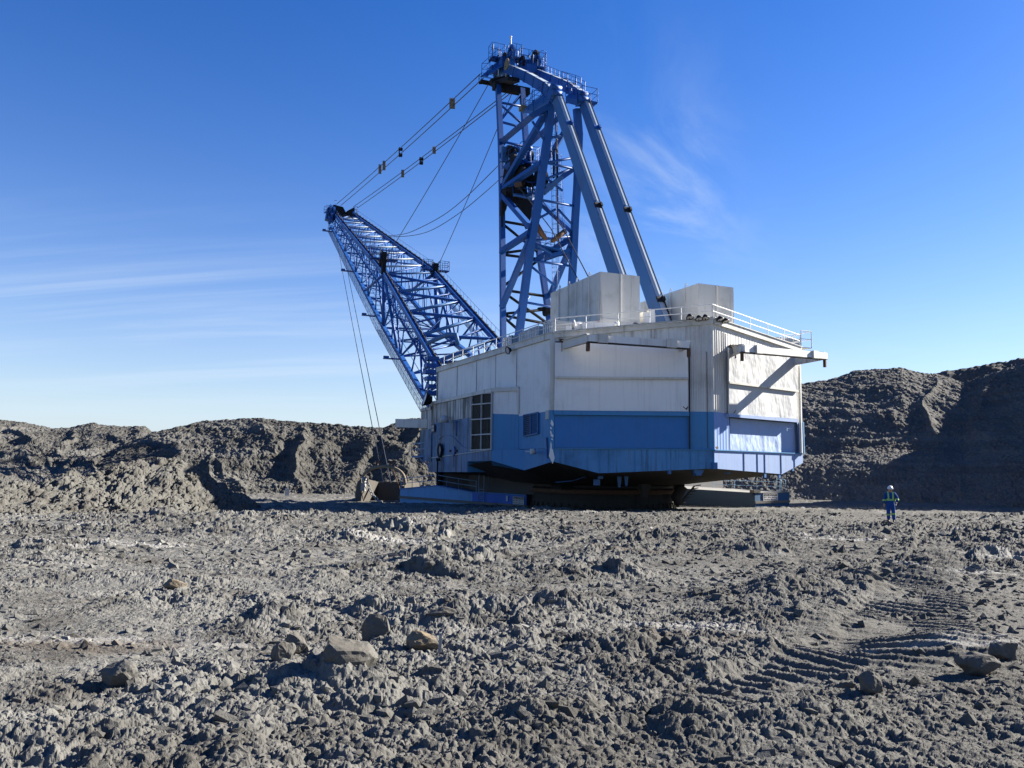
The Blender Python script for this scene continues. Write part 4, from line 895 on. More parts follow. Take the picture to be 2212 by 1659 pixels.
e_ = (R1-R0).normalized(); sign(o, R0+e_*(.22*endv.length)+UP*(hR*.24)+nE*.06, e_, endv.length*.42, hR*.66, nE)
mb = MB()
for t in (.80, .93):
    for dd_ in (0, .45):
        p = R0.lerp(R1, t)+UP*hR+sidev*(.1)+e_*dd_*.8; top = p+UP*1.15; arc = [p, top]+[top+sidev*(.3-.3*math.cos(a_))+UP*.3*math.sin(a_) for a_ in (.5, 1, 1.57, 2.1, 2.6, 3.14)]+[p+sidev*.6]
        if dd_ == 0: mb.tube(arc, .04, 6)
mb.build('boarding_ladder', [MRAILB], o)
mb = MB(); rail(mb, [R1+UP*hR+sidev*1+e_*-.1, R1+UP*(hR+.05)+sidev*9+e_*-.1], 1.1, .03, 2.6); mb.build('guard_rail', [MRAILB], o)
mb = MB(); mb.cbox(R0+UP*(hR+.16)+e_*.05, e_*1.1, sidev*.5, UP*.3); mb.build('deck_box', [MUND], o)
mb = MB(); fr = [at(1014, 1068, 81), at(1165, 1068, 73), at(1165, 1010, 73), at(1014, 1012, 81)]
mb.prism(fr, RX*3.5+AX*1.0); mb.build('walking_frame', [MBLK], DR)
mb = MB(); fr = [at(955, 1056, 84), at(1014, 1058, 81.5), at(1014, 1014, 81.5), at(955, 1014, 84)]; mb.prism(fr, RX*1.5); mb.build('frame_plate', [MUND], DR)
# leg casing and drive arm between house and shoe
mb = MB(); mb.tube([at(1000, 1030, 84), at(1000, 1062, 84)], .9, 12); mb.tube([at(950, 1020, 84), at(950, 1058, 84)], .35, 8); parts(mb, 'walking_leg', [MOIL], DR)
mb = MB(); q0, q1 = at(1462, 1095, 72), at(1500, 1050, 72); mb.beam(q0, q1, .25, .12); mb.tube([at(1470, 1088, 71.5), at(1460, 1075, 71.5), at(1475, 1050, 71.5)], .5, 8)
for i in range(8): p = q0.lerp(q1, i/7); mb.beam(p, p+RX*.7+UP*.1, .08, .08)
mb.build('access_stair', [MUND], DR)
mb = MB(); p = at(1392, 1052, 66); mb.cbox(p, RX*.9, AX*.7, UP*.5); mb.cbox(p-UP*.5, RX*.5, AX*.4, UP*.7, 0); mb.build('grease_unit', [MUND], DR)
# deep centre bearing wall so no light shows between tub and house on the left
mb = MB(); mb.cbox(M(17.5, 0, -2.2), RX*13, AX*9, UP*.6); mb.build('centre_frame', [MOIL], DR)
# ------------------------------------------------------------------ mast (A-frame): legs, braces, head, machinery
def plane_hit(u, v, p, q):                                            # plane through p, q and the machine's lateral direction
    n = (q-p).cross(RX); return hit(u, v, p, n)
H_, PT, QT = M(32.67, 0, 3.27), M(41.93, 0, 48.66), M(25.67, 0, 39.44)
def PL(u, v): return plane_hit(u, v, H_, PT)
def QL(u, v): return plane_hit(u, v, H_, QT)
MA = empty('mast', DR['_o']); MA.parent = DR; MA.location = (0, 0, 0)
def bar(name, p, q, w, h=None, m=MST, parent=None, up=AX, n=0):
    mb = MB()
    if n: mb.tube([p, q], w/2, n)
    else: mb.beam(p, q, w, h or w, up=up)
    return mb.build(name, [m], parent or MA)
# front legs (left, right) and rear legs
p1 = [PL(u, v) for u, v in ((1076, 186), (1081.5, 304), (1084, 420), (1085.5, 560), (1087, 760), (1088.5, 930))]
p2 = [PL(u, v) for u, v in ((1127.5, 193), (1136, 304), (1147, 405), (1160, 515), (1175, 610), (1187, 690), (1196, 780))]
q1 = [QL(u, v) for u, v in ((1190, 222), (1184.5, 285), (1174, 353), (1161, 450), (1148, 520), (1137, 600), (1124, 700), (1112, 790))]
q2 = [QL(u, v) for u, v in ((1246, 236), (1250.5, 290), (1247, 400), (1242, 480), (1239, 550), (1235, 613), (1230, 700), (1222, 800))]
for pts, w in ((p1, .62), (p2, .66), (q1, .78), (q2, .72)):
    mb = MB()
    for a_, b_ in zip(pts, pts[1:]): d = (b_-a_).normalized(); mb.beam(a_-d*.05, b_+d*.05, w, w*.9, up=AX)
    mb.build('mast_leg', [MST if pts is not p2 else MST], MA)
# side bracing: thick members of the left face, then of the right face
def side(lst, w, m=MST):
    for (k0, u0, v0, k1, u1, v1) in lst:
        a_ = (PL if k0 == 'P' else QL)(u0, v0); b_ = (PL if k1 == 'P' else QL)(u1, v1)
        bar('mast_brace', a_, b_, w, w*.9, m)
side([('Q', 1152.6, 248.4, 'P', 1084, 306), ('Q', 1182, 238, 'P', 1086, 404), ('P', 1086, 409, 'Q', 1171, 352), ('P', 1085, 421, 'Q', 1149, 494), ('P', 1083, 543, 'Q', 1146, 502), ('P', 1084, 664, 'Q', 1146, 514)], .62)
side([('Q', 1190, 228, 'Q', 1150, 250)], .6)
side([('Q', 1205, 256, 'P', 1141, 315), ('Q', 1225, 275, 'P', 1152, 398), ('Q', 1243, 362, 'P', 1166, 417), ('P', 1160, 431, 'Q', 1240, 503), ('Q', 1238, 512, 'P', 1160, 560), ('Q', 1236, 524, 'P', 1188, 640)], .58)
# gusset corners where braces meet the legs
mb = MB()
for f_, c, pts in ((PL, (1087, 306), ((1082, 322), (1082, 292), (1101, 296))), (PL, (1088, 412), ((1083, 392), (1083, 440), (1098, 424), (1104, 399))), (PL, (1085, 543), ((1082, 528), (1082, 556), (1099, 536))), (PL, (1085, 664), ((1082, 640), (1082, 682), (1092, 650)))):
    mb.prism([f_(*q_) for q_ in pts], RX*.12)
for c, pts in (((1150, 500), ((1143, 488), (1154, 470), (1149, 530), (1136, 512))), ((1238, 510), ((1230, 497), (1243, 497), (1240, 530), (1228, 520)))):
    mb.prism([QL(*q_) for q_ in pts], RX*.12)
parts(mb, 'gusset_plate', [MST], MA)
# cross members between left and right legs, front plane then rear plane (tubes, some oily)
def cross(lst, r, m=MST):
    for (k0, u0, v0, k1, u1, v1) in lst: bar('cross_brace', (PL if k0 == 'P' else QL)(u0, v0), (PL if k1 == 'P' else QL)(u1, v1), r*2, None, m, n=8)
cross([('P', 1078, 221, 'P', 1129, 230), ('P', 1079, 224, 'P', 1133, 272), ('P', 1081, 263, 'P', 1134, 277), ('P', 1082, 305, 'P', 1140, 318), ('P', 1080, 262, 'P', 1128, 200)], .16)
cross([('P', 1085, 478, 'P', 1156, 490), ('P', 1085, 483, 'P', 1162, 545), ('P', 1085, 547, 'P', 1165, 536), ('P', 1085, 550, 'P', 1166, 560), ('P', 1085, 620, 'P', 1166, 560), ('P', 1086, 626, 'P', 1178, 640), ('P', 1086, 630, 'P', 1182, 698), ('P', 1086, 678, 'P', 1186, 668), ('P', 1086, 681, 'P', 1184, 700), ('P', 1087, 684, 'P', 1150, 740), ('P', 1110, 745, 'P', 1186, 700)], .17, MOIL)
cross([('Q', 1150, 250, 'Q', 1205, 243), ('Q', 1178, 300, 'Q', 1226, 290), ('Q', 1172, 353, 'Q', 1244, 340), ('Q', 1172, 350, 'Q', 1246, 366), ('Q', 1163, 371, 'Q', 1215, 412), ('Q', 1158, 430, 'Q', 1240, 445), ('Q', 1152, 478, 'Q', 1200, 452), ('Q', 1206, 452, 'Q', 1240, 490), ('Q', 1148, 520, 'Q', 1240, 510), ('Q', 1146, 520, 'Q', 1192, 548), ('Q', 1146, 562, 'Q', 1228, 574), ('Q', 1142, 571, 'Q', 1200, 618), ('Q', 1130, 652, 'Q', 1218, 668), ('Q', 1100, 692, 'Q', 1144, 640), ('Q', 1183, 385, 'Q', 1240, 362), ('Q', 1150, 262, 'Q', 1186, 320), ('Q', 1214, 262, 'Q', 1246, 318)], .14)
# cluster at the foot of the far leg
mb = MB(); c = PL(1186, 672); mb.disc(c, RX, .7, 1.2, 12); mb.cbox(c-AX*.4, RX*1.5, AX*.6, UP*1.1); mb.beam(PL(1163, 668), PL(1186, 666), .5, .4); parts(mb, 'winch_gear', [MOIL], MA)

# top girders running back from the head, kinked down to the backstays
HP = [(1093, 146, 44.0), (1140, 167, 36.0), (1180, 190, 28.4), (1203, 212, 24.5)]
HQ = [(1150, 155, 44.0), (1195, 174, 36.0), (1233, 191, 28.4), (1262, 213, 24.5)]
for L in (HP, HQ):
    P = [MF(*q) for q in L]; mb = MB()
    for a_, b_, w0, w1_ in zip(P, P[1:], (1.15, 1.15, 1.15), (1.15, 1.15, 1.2)): d = (b_-a_).normalized(); mb.beam(a_-d*.08, b_+d*.08, .85, w0, up=UP, w2=.85, h2=w1_)
    g = mb.build('top_girder', [MST], MA)
    mb = MB()
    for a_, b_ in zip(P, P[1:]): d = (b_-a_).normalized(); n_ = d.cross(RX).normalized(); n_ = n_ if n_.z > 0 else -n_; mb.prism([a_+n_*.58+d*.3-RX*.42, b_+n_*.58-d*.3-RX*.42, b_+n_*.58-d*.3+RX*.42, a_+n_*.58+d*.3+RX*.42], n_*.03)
    parts(mb, 'girder_top', [MSTL], g)  # pale strip paints sunlight onto the girder's top face
    mb = MB()
    for a_, b_ in zip(P, P[1:]):
        for t in (.02, .5, .98) : d = (b_-a_).normalized(); mb.beam(a_.lerp(b_, t)-d*.06, a_.lerp(b_, t)+d*.06, .98, 1.3)
    parts(mb, 'girder_flange', [MST], g)
# head: cross shaft, sheaves, side plates, platforms and rails
hd = empty('mast_head', DR['_o']); hd.parent = MA; hd.location = (0, 0, 0)
def at_f(u, v, f): return MF(u, v, f)
mb = MB(); a_, b_ = at_f(1066, 185, 42.2), at_f(1142, 200, 42.2); mb.beam(a_, b_, 1.0, .9, up=UP); a_, b_ = at_f(1060, 178, 43.6), at_f(1100, 170, 43.6); mb.beam(a_, b_, .8, .7)
for u, v in ((1074, 186), (1090, 190), (1102, 192), (1122, 194), (1136, 199)): mb.beam(at_f(u, v, 42.2), at_f(u+1.5, v+9, 42.2), .35, .35)
mb.beam(at_f(1078, 182, 44), at_f(1110, 171, 38), 1.6, .5); parts(mb, 'head_beam', [MOIL], MA)
for u, v, f, r, m_ in ((1104, 117, 42.5, 1.25, MST), (1103, 124, 43.2, 1.0, MOIL), (1155, 128, 42.5, 1.2, MOIL), (1160, 137, 41.8, 1.05, MST), (1089, 136, 45, 1.35, MOIL), (1127, 135, 43, .9, MOIL)):
    mb = MB(); c = at_f(u, v, f); mb.disc(c, RX, r, .28, 24, 0, r_in=r*.72); mb.disc(c, RX, r*.22, .45, 10)
    for i in range(6): a2 = i*math.pi/3; mb.beam(c, c+(AX*math.cos(a2)+UP*math.sin(a2))*r*.75, .1, .12)
    mb.build('sheave', [m_], hd)
mb = MB()
for (u0, v0, u1, v1, f) in ((1085, 122, 1098, 150, 44), (1098, 128, 1112, 150, 42), (1128, 128, 1150, 150, 42.5), (1138, 138, 1160, 156, 41), (1062, 140, 1080, 152, 46)):
    a_, b_ = at_f(u0, v0, f), at_f(u1, v1, f); mb.hexa([at_f(u0, v1, f), at_f(u1, v1, f), at_f(u1, v1, f)+AX*1.2, at_f(u0, v1, f)+AX*1.2, at_f(u0, v0, f), at_f(u1, v0, f), at_f(u1, v0, f)+AX*1.2, at_f(u0, v0, f)+AX*1.2])
parts(mb, 'sheave_housing', [MST], hd)
mb = MB(); a_ = at_f(1073.5, 151, 45.5); mb.hexa([at_f(1073, 162, 45.2), at_f(1103, 160, 43), at_f(1103, 160, 43)+AX*1.3, at_f(1073, 162, 45.2)+AX*1.3, at_f(1073, 150, 45.2), at_f(1100, 150, 43), at_f(1100, 150, 43)+AX*1.3, at_f(1073, 150, 45.2)+AX*1.3]); mb.build('side_plate', [MSTF], hd)
mb = MB(); c = at_f(1094.5, 139, 41); mb.disc(c, RX, .75, .12, 20, 0, r_in=.5); mb.beam(c-UP*.6, c+UP*.6, .5, .1, up=RX); mb.build('sheave_guard', [MYEL], hd)
def platform(name, quad, h, parent, depth=.15, rails=(0, 1, 2, 3), r=.035, m=MST, mr=MST, step=1.6):
    q = [Vector(p) for p in quad]; mb = MB(); mb.prism(q, -UP*depth)
    for a_, b_ in ((0, 2), (1, 3)): mb.beam(q[a_]-UP*(depth+.05), q[b_]-UP*(depth+.05), .1, .1)
    o = mb.build(name, [m], parent); mb = MB()
    for i in rails: rail(mb, [q[i], q[(i+1) % len(q)]], h, r, step)
    mb.build('guard_rail', [mr], o); return o
def pf(u, v, f, wl, wf_): c = at_f(u, v, f); return [c, c+RX*wl, c+RX*wl+AX*wf_, c+AX*wf_]
platform('platform', [at_f(1040.5, 163, 47.5), at_f(1052, 163, 45.5)+RX*0, at_f(1086, 140, 43.5), at_f(1076, 132, 47.5)], 1.7, hd)
platform('platform', pf(1063.5, 119, 46, 1.9, 1.4), 1.9, hd, step=1.0)
platform('platform', pf(1103, 119, 43.5, 1.7, 1.5), 1.8, hd, step=1.0)
platform('platform', pf(1126, 131, 42.5, 2.2, 1.6), 1.8, hd, step=1.2)
platform('platform', pf(1150, 139, 41, 2.0, 1.8), 1.9, hd, step=1.1)
platform('platform', pf(1040, 171, 45.5, 2.0, 1.0), 0.9, hd, m=MOIL)
def ladder(name, p, q, parent, w=.55, cage=True, m=MST, wd=RX, out=-AX, rr=.03, step=.6):
    mb = MB(); 
    for s_ in (-.5, .5): mb.tube([p+wd*w*s_, q+wd*w*s_], rr, 5)
    L = (q-p).length; k = int(L/step)
    for i in range(1, k): c = p.lerp(q, i/k); mb.tube([c-wd*w/2, c+wd*w/2], rr*.7, 4)
    o = mb.build(name, [m], parent)
    if cage:
        mb = MB(); k2 = max(2, int(L/1.5))
        for i in range(k2+1):
            c = p.lerp(q, i/k2); arc = [c+wd*(.42*math.cos(a_))+out*(.1+.55*math.sin(a_)) for a_ in (0, .6, 1.2, 1.57, 1.94, 2.5, 3.14)]; mb.tube(arc, rr*.8, 4, cap=False)
        for a_ in (.0, .6, 1.2, 1.94, 2.5, 3.14): mb.tube([p+wd*.42*math.cos(a_)+out*(.1+.55*math.sin(a_)), q+wd*.42*math.cos(a_)+out*(.1+.55*math.sin(a_))], rr*.6, 4, cap=False)
        mb.build('safety_cage', [m], o)
    return o
ladder('ladder', at_f(1171, 163, 40.5), at_f(1171, 114, 40.5), hd, cage=True, w=.8)
ladder('ladder', at_f(1071, 126, 45), at_f(1071, 90, 45), hd, cage=False, w=.9)
mb = MB(); p = at_f(1104, 118, 43); mb.tube([p, at_f(1103.5, 79.5, 43)], .10, 8); mb.tube([at_f(1103.5, 81, 43), at_f(1103.3, 78.6, 43)], .17, 8); mb.build('beacon_pole', [MRAIL], hd)
mb = MB()
for u, v, f in ((1066, 96, 45), (1119, 110, 43), (1152, 118, 41), (1162, 128, 41), (1129, 150, 42), (1113, 152, 42), (1084, 160, 44), (1076.5, 150, 44), (1100, 165, 42), (1093, 153, 43)): p = at_f(u, v, f); mb.tube([p, p-UP*.9], .06, 5)
parts(mb, 'lamp_post', [MRAIL], hd)
# walkway on the far girder and platforms at the elbows
mb = MB(); pts = [at_f(u, v, f) for u, v, f in ((1160, 152, 42), (1190, 165, 37), (1226, 181, 31), (1254, 194, 27))]; pts = [p+RX*.6 for p in pts]; rail(mb, pts, 1.1, .035, 1.6); mb.build('walkway_rail', [MST], MA)
mb = MB(); rail(mb, [at_f(u, v, 27)+RX*.2 for u, v in ((1210, 181), (1222, 184), (1240, 189), (1252, 194))], 1.5, .035, .8)
arc = [at_f(1219+9*math.cos(a_), 180-10*math.sin(a_), 27) for a_ in (0, .5, 1, 1.57, 2.1, 2.6, 3.14)]; mb.tube(arc, .04, 5); mb.tube([arc[0], arc[0]-UP*1], .04, 5); mb.tube([arc[-1], arc[-1]-UP*1], .04, 5); mb.build('elbow_rail', [MST], MA)
platform('elbow_platform', pf(1258, 213, 23.5, 1.9, 1.6), 1.5, MA)
platform('elbow_platform', [at_f(1130, 236, 31), at_f(1152, 240, 28), at_f(1198, 205, 25), at_f(1178, 200, 29)], 1.2, MA, depth=.4, m=MSTF)
platform('elbow_platform', [at_f(1143, 243, 31), at_f(1160, 243, 30), at_f(1172, 220, 29), at_f(1150, 215, 31)], 1.2, MA, depth=.4)
platform('elbow_platform', [at_f(1222, 209, 27), at_f(1247, 215, 24), at_f(1247, 206, 25), at_f(1230, 202, 28)], 1.2, MA, depth=.7, m=MSTF)
mb = MB(); mb.cbox(at_f(1132, 235, 31), RX*1.0, AX*.8, UP*.5); mb.build('tool_box', [MYEL], MA)
# elbow pins and knuckles
mb = MB()
for u, v in ((1196, 206), (1253, 218)):
    c = at_f(u, v, 24.6); mb.disc(c+UP*.1, RX, .62, 1.0, 16); mb.disc(c-AX*.5+UP*.6, RX, .36, 1.2, 12); mb.disc(c-AX*.8-UP*.1, RX, .3, 1.1, 12)
parts(mb, 'elbow_pin', [MST], MA)

# backstays: tapered box legs, upper flange painted pale as if sunlit, clamps
for (ut, vt, ub, vb) in ((1203, 214, 1331, 590), (1262, 224, 1396, 600)):
    T, Bm = MF(ut, vt, 24.3), MF(ub, vb, 11.82); d = (Bm-T).normalized(); Bt = Bm + d*7.8
    n_ = d.cross(RX).normalized(); n_ = n_ if n_.dot(-AX) > 0 else -n_
    mb = MB(); w0, w1_, h0, h1 = .62, .62, 1.15, 1.6
    def cs(p, h): return [p-RX*.31-n_*h/2, p+RX*.31-n_*h/2, p+RX*.31+n_*h/2, p-RX*.31+n_*h/2]
    mb.hexa(cs(T, h0)+cs(Bt, h1), 0); bs = mb.build('backstay', [MSTF], MA)
    mb = MB(); L = (Bt-T).length
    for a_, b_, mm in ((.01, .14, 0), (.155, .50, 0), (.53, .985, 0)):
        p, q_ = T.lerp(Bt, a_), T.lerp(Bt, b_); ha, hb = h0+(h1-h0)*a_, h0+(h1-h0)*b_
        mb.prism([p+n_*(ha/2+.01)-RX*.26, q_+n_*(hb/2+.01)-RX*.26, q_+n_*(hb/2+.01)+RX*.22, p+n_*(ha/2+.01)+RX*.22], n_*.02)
    mb.build('lit_flange', [MSTL], bs)
    for a_ in (.145, .52, .865):
        mb = MB(); p = T.lerp(Bt, a_); ha = h0+(h1-h0)*a_; mb.cbox(p+n_*(ha/2+.03), RX*.68, d*.6, n_*.2); mb.cbox(p+n_*(ha/2+.2)+RX*.26, RX*.2, d*.45, n_*.26); mb.build('rail_clamp', [MOIL if a_ > .2 else MST], bs)
    mb = MB(); ha = h0; mb.beam(T+n_*(h0/2+.14)+RX*.28, Bt+n_*(h1/2+.14)+RX*.28, .07, .10, up=n_); parts(mb, 'cable_tray', [MOIL], bs)

# machinery halfway up: sheave cluster, platforms, tapered oily shield
MC = empty('hoist_guide', DR['_o']); MC.parent = MA; MC.location = (0, 0, 0)
def am(u, v, f=36): return MF(u, v, f)
mb = MB(); mb.hexa([am(1092, 412, 37), am(1140, 424, 35), am(1140, 424, 35)+AX*1.6, am(1092, 412, 37)+AX*1.6, am(1101, 344, 37), am(1133, 346, 35), am(1133, 346, 35)+AX*1.6, am(1101, 344, 37)+AX*1.6]); mb.hexa([am(1134, 395, 35), am(1158, 400, 34), am(1158, 400, 34)+AX, am(1134, 395, 35)+AX, am(1134, 350, 35), am(1146, 350, 34), am(1146, 350, 34)+AX, am(1134, 350, 35)+AX]); parts(mb, 'sheave_housing', [MOIL], MC)
for u, v, r, f in ((1101, 327, .75, 37), (1110, 330, .65, 36.5), (1127, 333, .6, 36), (1145, 340, .8, 35), (1164, 382, 1.2, 33), (1172, 392, 1.3, 32.5), (1108, 352, 1.1, 36), (1124, 385, 1.5, 35)):
    mb = MB(); mb.disc(am(u, v, f), RX, r, .35, 20, 0, r_in=r*.35); mb.disc(am(u, v, f), RX, r*.4, .5, 10); mb.build('sheave', [MOIL], MC)
mb = MB()
for (u0, v0, u1, v1, dd_) in ((1096, 316, 1120, 321, 0), ): mb.hexa([am(1090, 330, 38), am(1123, 327, 36), am(1123, 327, 36)+AX*.6, am(1090, 330, 38)+AX*.6, am(1096, 313, 38), am(1121, 318, 36), am(1121, 318, 36)+AX*.6, am(1096, 313, 38)+AX*.6])
mb.beam(am(1090, 318, 38), am(1090, 350, 38), .5, .8); parts(mb, 'guide_cover', [MSTF], MC)
platform('platform', [am(1085, 360, 38), am(1112, 342, 35.5), am(1132, 350, 34), am(1100, 366, 37)], 1.6, MC, step=1.2)
platform('platform', [am(1125, 347, 35.5), am(1158, 352, 33), am(1166, 346, 34), am(1134, 342, 36)], 1.6, MC, step=1.0)
platform('platform', [am(1108, 418, 36), am(1150, 428, 33.5), am(1170, 421, 34), am(1124, 412, 37)], 1.9, MC, step=2.2, r=.08, depth=.25, m=MSTF)
mb = MB(); arc = [am(1131+8*math.cos(a_), 312-7*math.sin(a_), 34) for a_ in (0, .6, 1.2, 1.9, 2.5, 3.14)]; mb.tube(arc, .045, 5); mb.tube([arc[0], arc[0]-UP*2], .045, 5); mb.tube([arc[-1], arc[-1]-UP*2], .045, 5); mb.tube([am(1144, 325, 34), am(1144, 345, 34)], .12, 6); mb.tube([am(1140, 318, 34), am(1148, 322, 34)], .3, 8); mb.build('guard_hoop', [MST], MC)
# tapered shield plates in a pointed arch
arch = [(1092, 408), (1135, 420), (1150, 430), (1147, 470), (1142, 492), (1128, 462), (1117, 441), (1108, 435), (1100, 437), (1094, 446)]
mb = MB(); mb.prism([am(u, v, 37) for u, v in arch], AX*.9); mb.build('oily_shield', [MOIL], MC)
mb = MB(); mb.prism([am(u, v, 37.5) for u, v in ((1084, 432), (1097, 438), (1094, 452), (1087, 468), (1086, 545), (1082, 545))], AX*.6); mb.build('oily_shield', [MOIL], MC)
mb = MB(); p = am(1106, 398, 33.5); mb.beam(am(1112, 400, 33.5), am(1127, 397, 33), .42, .42); mb.build('timber_roll', [MWOOD], MC)
mb = MB(); mb.tube([QL(1164, 487)-RX*.3, QL(1184, 518)-RX*.3], [.38, .28], 8); mb.build('rusty_boom', [MWOOD], MC)
mb = MB(); mb.tube([QL(1221, 499), QL(1192, 521)], [.34, .26], 8); mb.build('rusty_boom', [MWOOD], MC)
# lower mast platform and ladder tower
platform('platform', [QL(1146, 523), QL(1212, 538), QL(1212, 538)+AX*1.6, QL(1146, 523)+AX*1.6], 1.6, MA, step=1.8)
platform('platform', [QL(1190, 548), QL(1234, 535), QL(1234, 535)+AX*1.8, QL(1190, 548)+AX*1.8], 1.5, MA, step=1.6, depth=.4)
for (u0, v0, u1, v1) in ((1209, 512, 1205, 232), (1212, 690, 1208, 548), (1222, 490, 1214, 330)):
    ladder('ladder', QL(u0, v0)+AX*1.2, QL(u1, v1)+AX*1.2, MA, rr=.026, m=MST if u0 != 1222 else MST, w=.6)
mb = MB(); mb.tube([QL(1215, 520)+AX, QL(1209, 240)+AX], .09, 6); mb.build('cable_riser', [MRUST], MA)
mb = MB(); arc = [QL(1209+4*math.cos(a_), 322-7*math.sin(a_))+AX for a_ in (0, .6, 1.2, 1.9, 2.5, 3.14)]; mb.tube([arc[-1]-UP*3]+arc[::-1]+[arc[0]-UP*3], .12, 6); mb.build('hose_loop', [MOIL], MA)
mb = MB(); mb.beam(QL(1174, 418)-AX*.1, QL(1212, 384)-AX*.1, .5, .5); mb.beam(QL(1180, 408), QL(1190, 402), .6, .8); mb.build('service_beam', [MSTF], MA)

# ------------------------------------------------------------------ boom
BO = empty('boom', DR['_o']); BO.parent = DR; BO.location = (0, 0, 0)
FT, FK, FF = 150.0, 89.0, 52.0
ULt, ULk, ULf = MF(724, 464, FT), MF(830, 592, FK), MF(948, 797, FF)
URt, URk, URf = MF(765.6, 464.5, FT), MF(940, 589, FK), MF(1077, 743, FF)
LLt, LLk, LLf = MF(716, 489, FT+3), MF(829, 708, FK-2), MF(927, 874, FF-3)
LRt, LRk, LRf = MF(757, 497, FT+3), MF(946, 712, FK-2), MF(1050, 795, FF)
def ext(a_, b_, k): return b_+(b_-a_)*k
ULe, URe, LLe, LRe = ext(ULk, ULf, .42), ext(URk, URf, .42), ext(LLk, LLf, .35), ext(LRk, LRf, .35)
chs = {'UL': [ULt, ULk, ULe], 'UR': [URt, URk, URe], 'LL': [LLt, LLk, LLe], 'LR': [LRt, LRk, LRe]}
for k_, pts in chs.items():
    mb = MB()
    for a_, b_ in zip(pts, pts[1:]): mb.beam(a_, b_, .55 if k_[0] == 'U' else .6, .75, up=UP)
    ch = mb.build('boom_chord', [MST], BO)
    if k_[0] == 'U':                                                   # dark cable tray along the outer edge with clips
        mb = MB()
        for a_, b_ in zip(pts, pts[1:]):
            d = (b_-a_).normalized(); o3 = UP*.42+RX*(.30); mb.beam(a_+o3, b_+o3, .16, .36, up=UP)
            k = int((b_-a_).length/3.2)
            for i in range(k): c = a_.lerp(b_, (i+.5)/k)+o3; mb.beam(c-RX*.25, c+RX*.25, .1, .5)
        parts(mb, 'cable_tray', [MOIL], ch)
        mb = MB(); rail(mb, [p+RX*.7*(1 if k_ == 'UR' else .2)+UP*.3 for p in pts], 1.0, .03, 2.4, mid=False); mb.build('walkway_rail', [MST], ch)
def chp(k_, s):                                                        # s 0 tip .. 1 knee .. 2 foot end
    p = chs[k_]; return p[0].lerp(p[1], s) if s <= 1 else p[1].lerp(p[2], s-1)
TOPS = [i/11 for i in range(0, 12)] + [1+(i+1)/6 for i in range(6)]
bn = 0
def bb(p, q, r, m=MST, name='lattice_brace'):
    mb = MB(); mb.tube([p, q], r, 7); return mb.build(name, [m], BO)
# top face: pale horizontal struts, zig-zag between
for i, s in enumerate(TOPS):
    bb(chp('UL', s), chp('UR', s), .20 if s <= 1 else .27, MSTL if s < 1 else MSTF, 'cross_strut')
    if i+1 < len(TOPS):
        s2 = TOPS[i+1]; a_, b_ = (('UL', 'UR') if i % 2 else ('UR', 'UL')) if s < 1 else ('UL', 'UR'); bb(chp(a_, s), chp(b_, s2), .15 if s < 1 else .25)
        if s >= 1: bb(chp('UL', (s+s2)/2), chp('UR', (s+s2)/2), .16)
# side faces: posts and diagonals
SD = [i/9 for i in range(0, 10)] + [1+(i+1)/6 for i in range(5)]
for L_, U_ in (('LL', 'UL'), ('LR', 'UR')):
    for i, s in enumerate(SD):
        if 0 < s: bb(chp(U_, s), chp(L_, s), .42 if abs(s-1) < 1e-6 else .13, MST, 'side_post')
        if i+1 < len(SD):
            s2 = SD[i+1]; bb(chp(U_, s if i % 2 == 0 else s2), chp(L_, s2 if i % 2 == 0 else s), .17 if s > .8 else .12, MST)
# knee fans
for L_, U_ in (('LL', 'UL'), ('LR', 'UR')):
    for s in (.72, 1.28): bb(chp(U_, 1), chp(L_, s), .26)
# bottom face
for i, s in enumerate(SD):
    bb(chp('LL', s), chp('LR', s), .17, MSTF if i % 2 == 0 else MST, 'cross_strut')
    if i+1 < len(SD): s2 = SD[i+1]; bb(chp('LL', s), chp('LR', s2), .12); 
# interior cross bracing
for s in (.33, .66, 1, 1.33, 1.66): bb(chp('UL', s), chp('LR', s), .10); bb(chp('UR', s), chp('LL', s), .10)
# fine secondary lacing, uncountable at this distance
mb = MB(); ns = 46
for L_, U_ in (('LL', 'UL'),):
    for i in range(ns):
        s, s2 = i/ns*1.9, (i+1)/ns*1.9
        m1, m2 = chp(L_, s).lerp(chp(U_, s), .68), chp(L_, s2).lerp(chp(U_, s2), .68)
        mb.tube([m1, chp(U_, s2)], .05, 4, cap=False); mb.tube([chp(U_, s), m2], .05, 4, cap=False); mb.tube([m1, m2], .16, 5, cap=False)
        mb.tube([chp('LL', s).lerp(chp('UL', s), .32), chp('LL', s2).lerp(chp('UL', s2), .32)], .05, 4, cap=False)
for i in range(30):
    s, s2 = i/30*1.0, (i+1)/30*1.0
    mb.tube([chp('LL', s), chp('LR', s2)], .045, 4, cap=False); mb.tube([chp('LR', s), chp('LL', s2)], .045, 4, cap=False); mb.tube([chp('LR', s), chp('UR', s2)], .045, 4, cap=False)
tag(mb.build('fine_lacing', [MST], BO), kind='stuff')
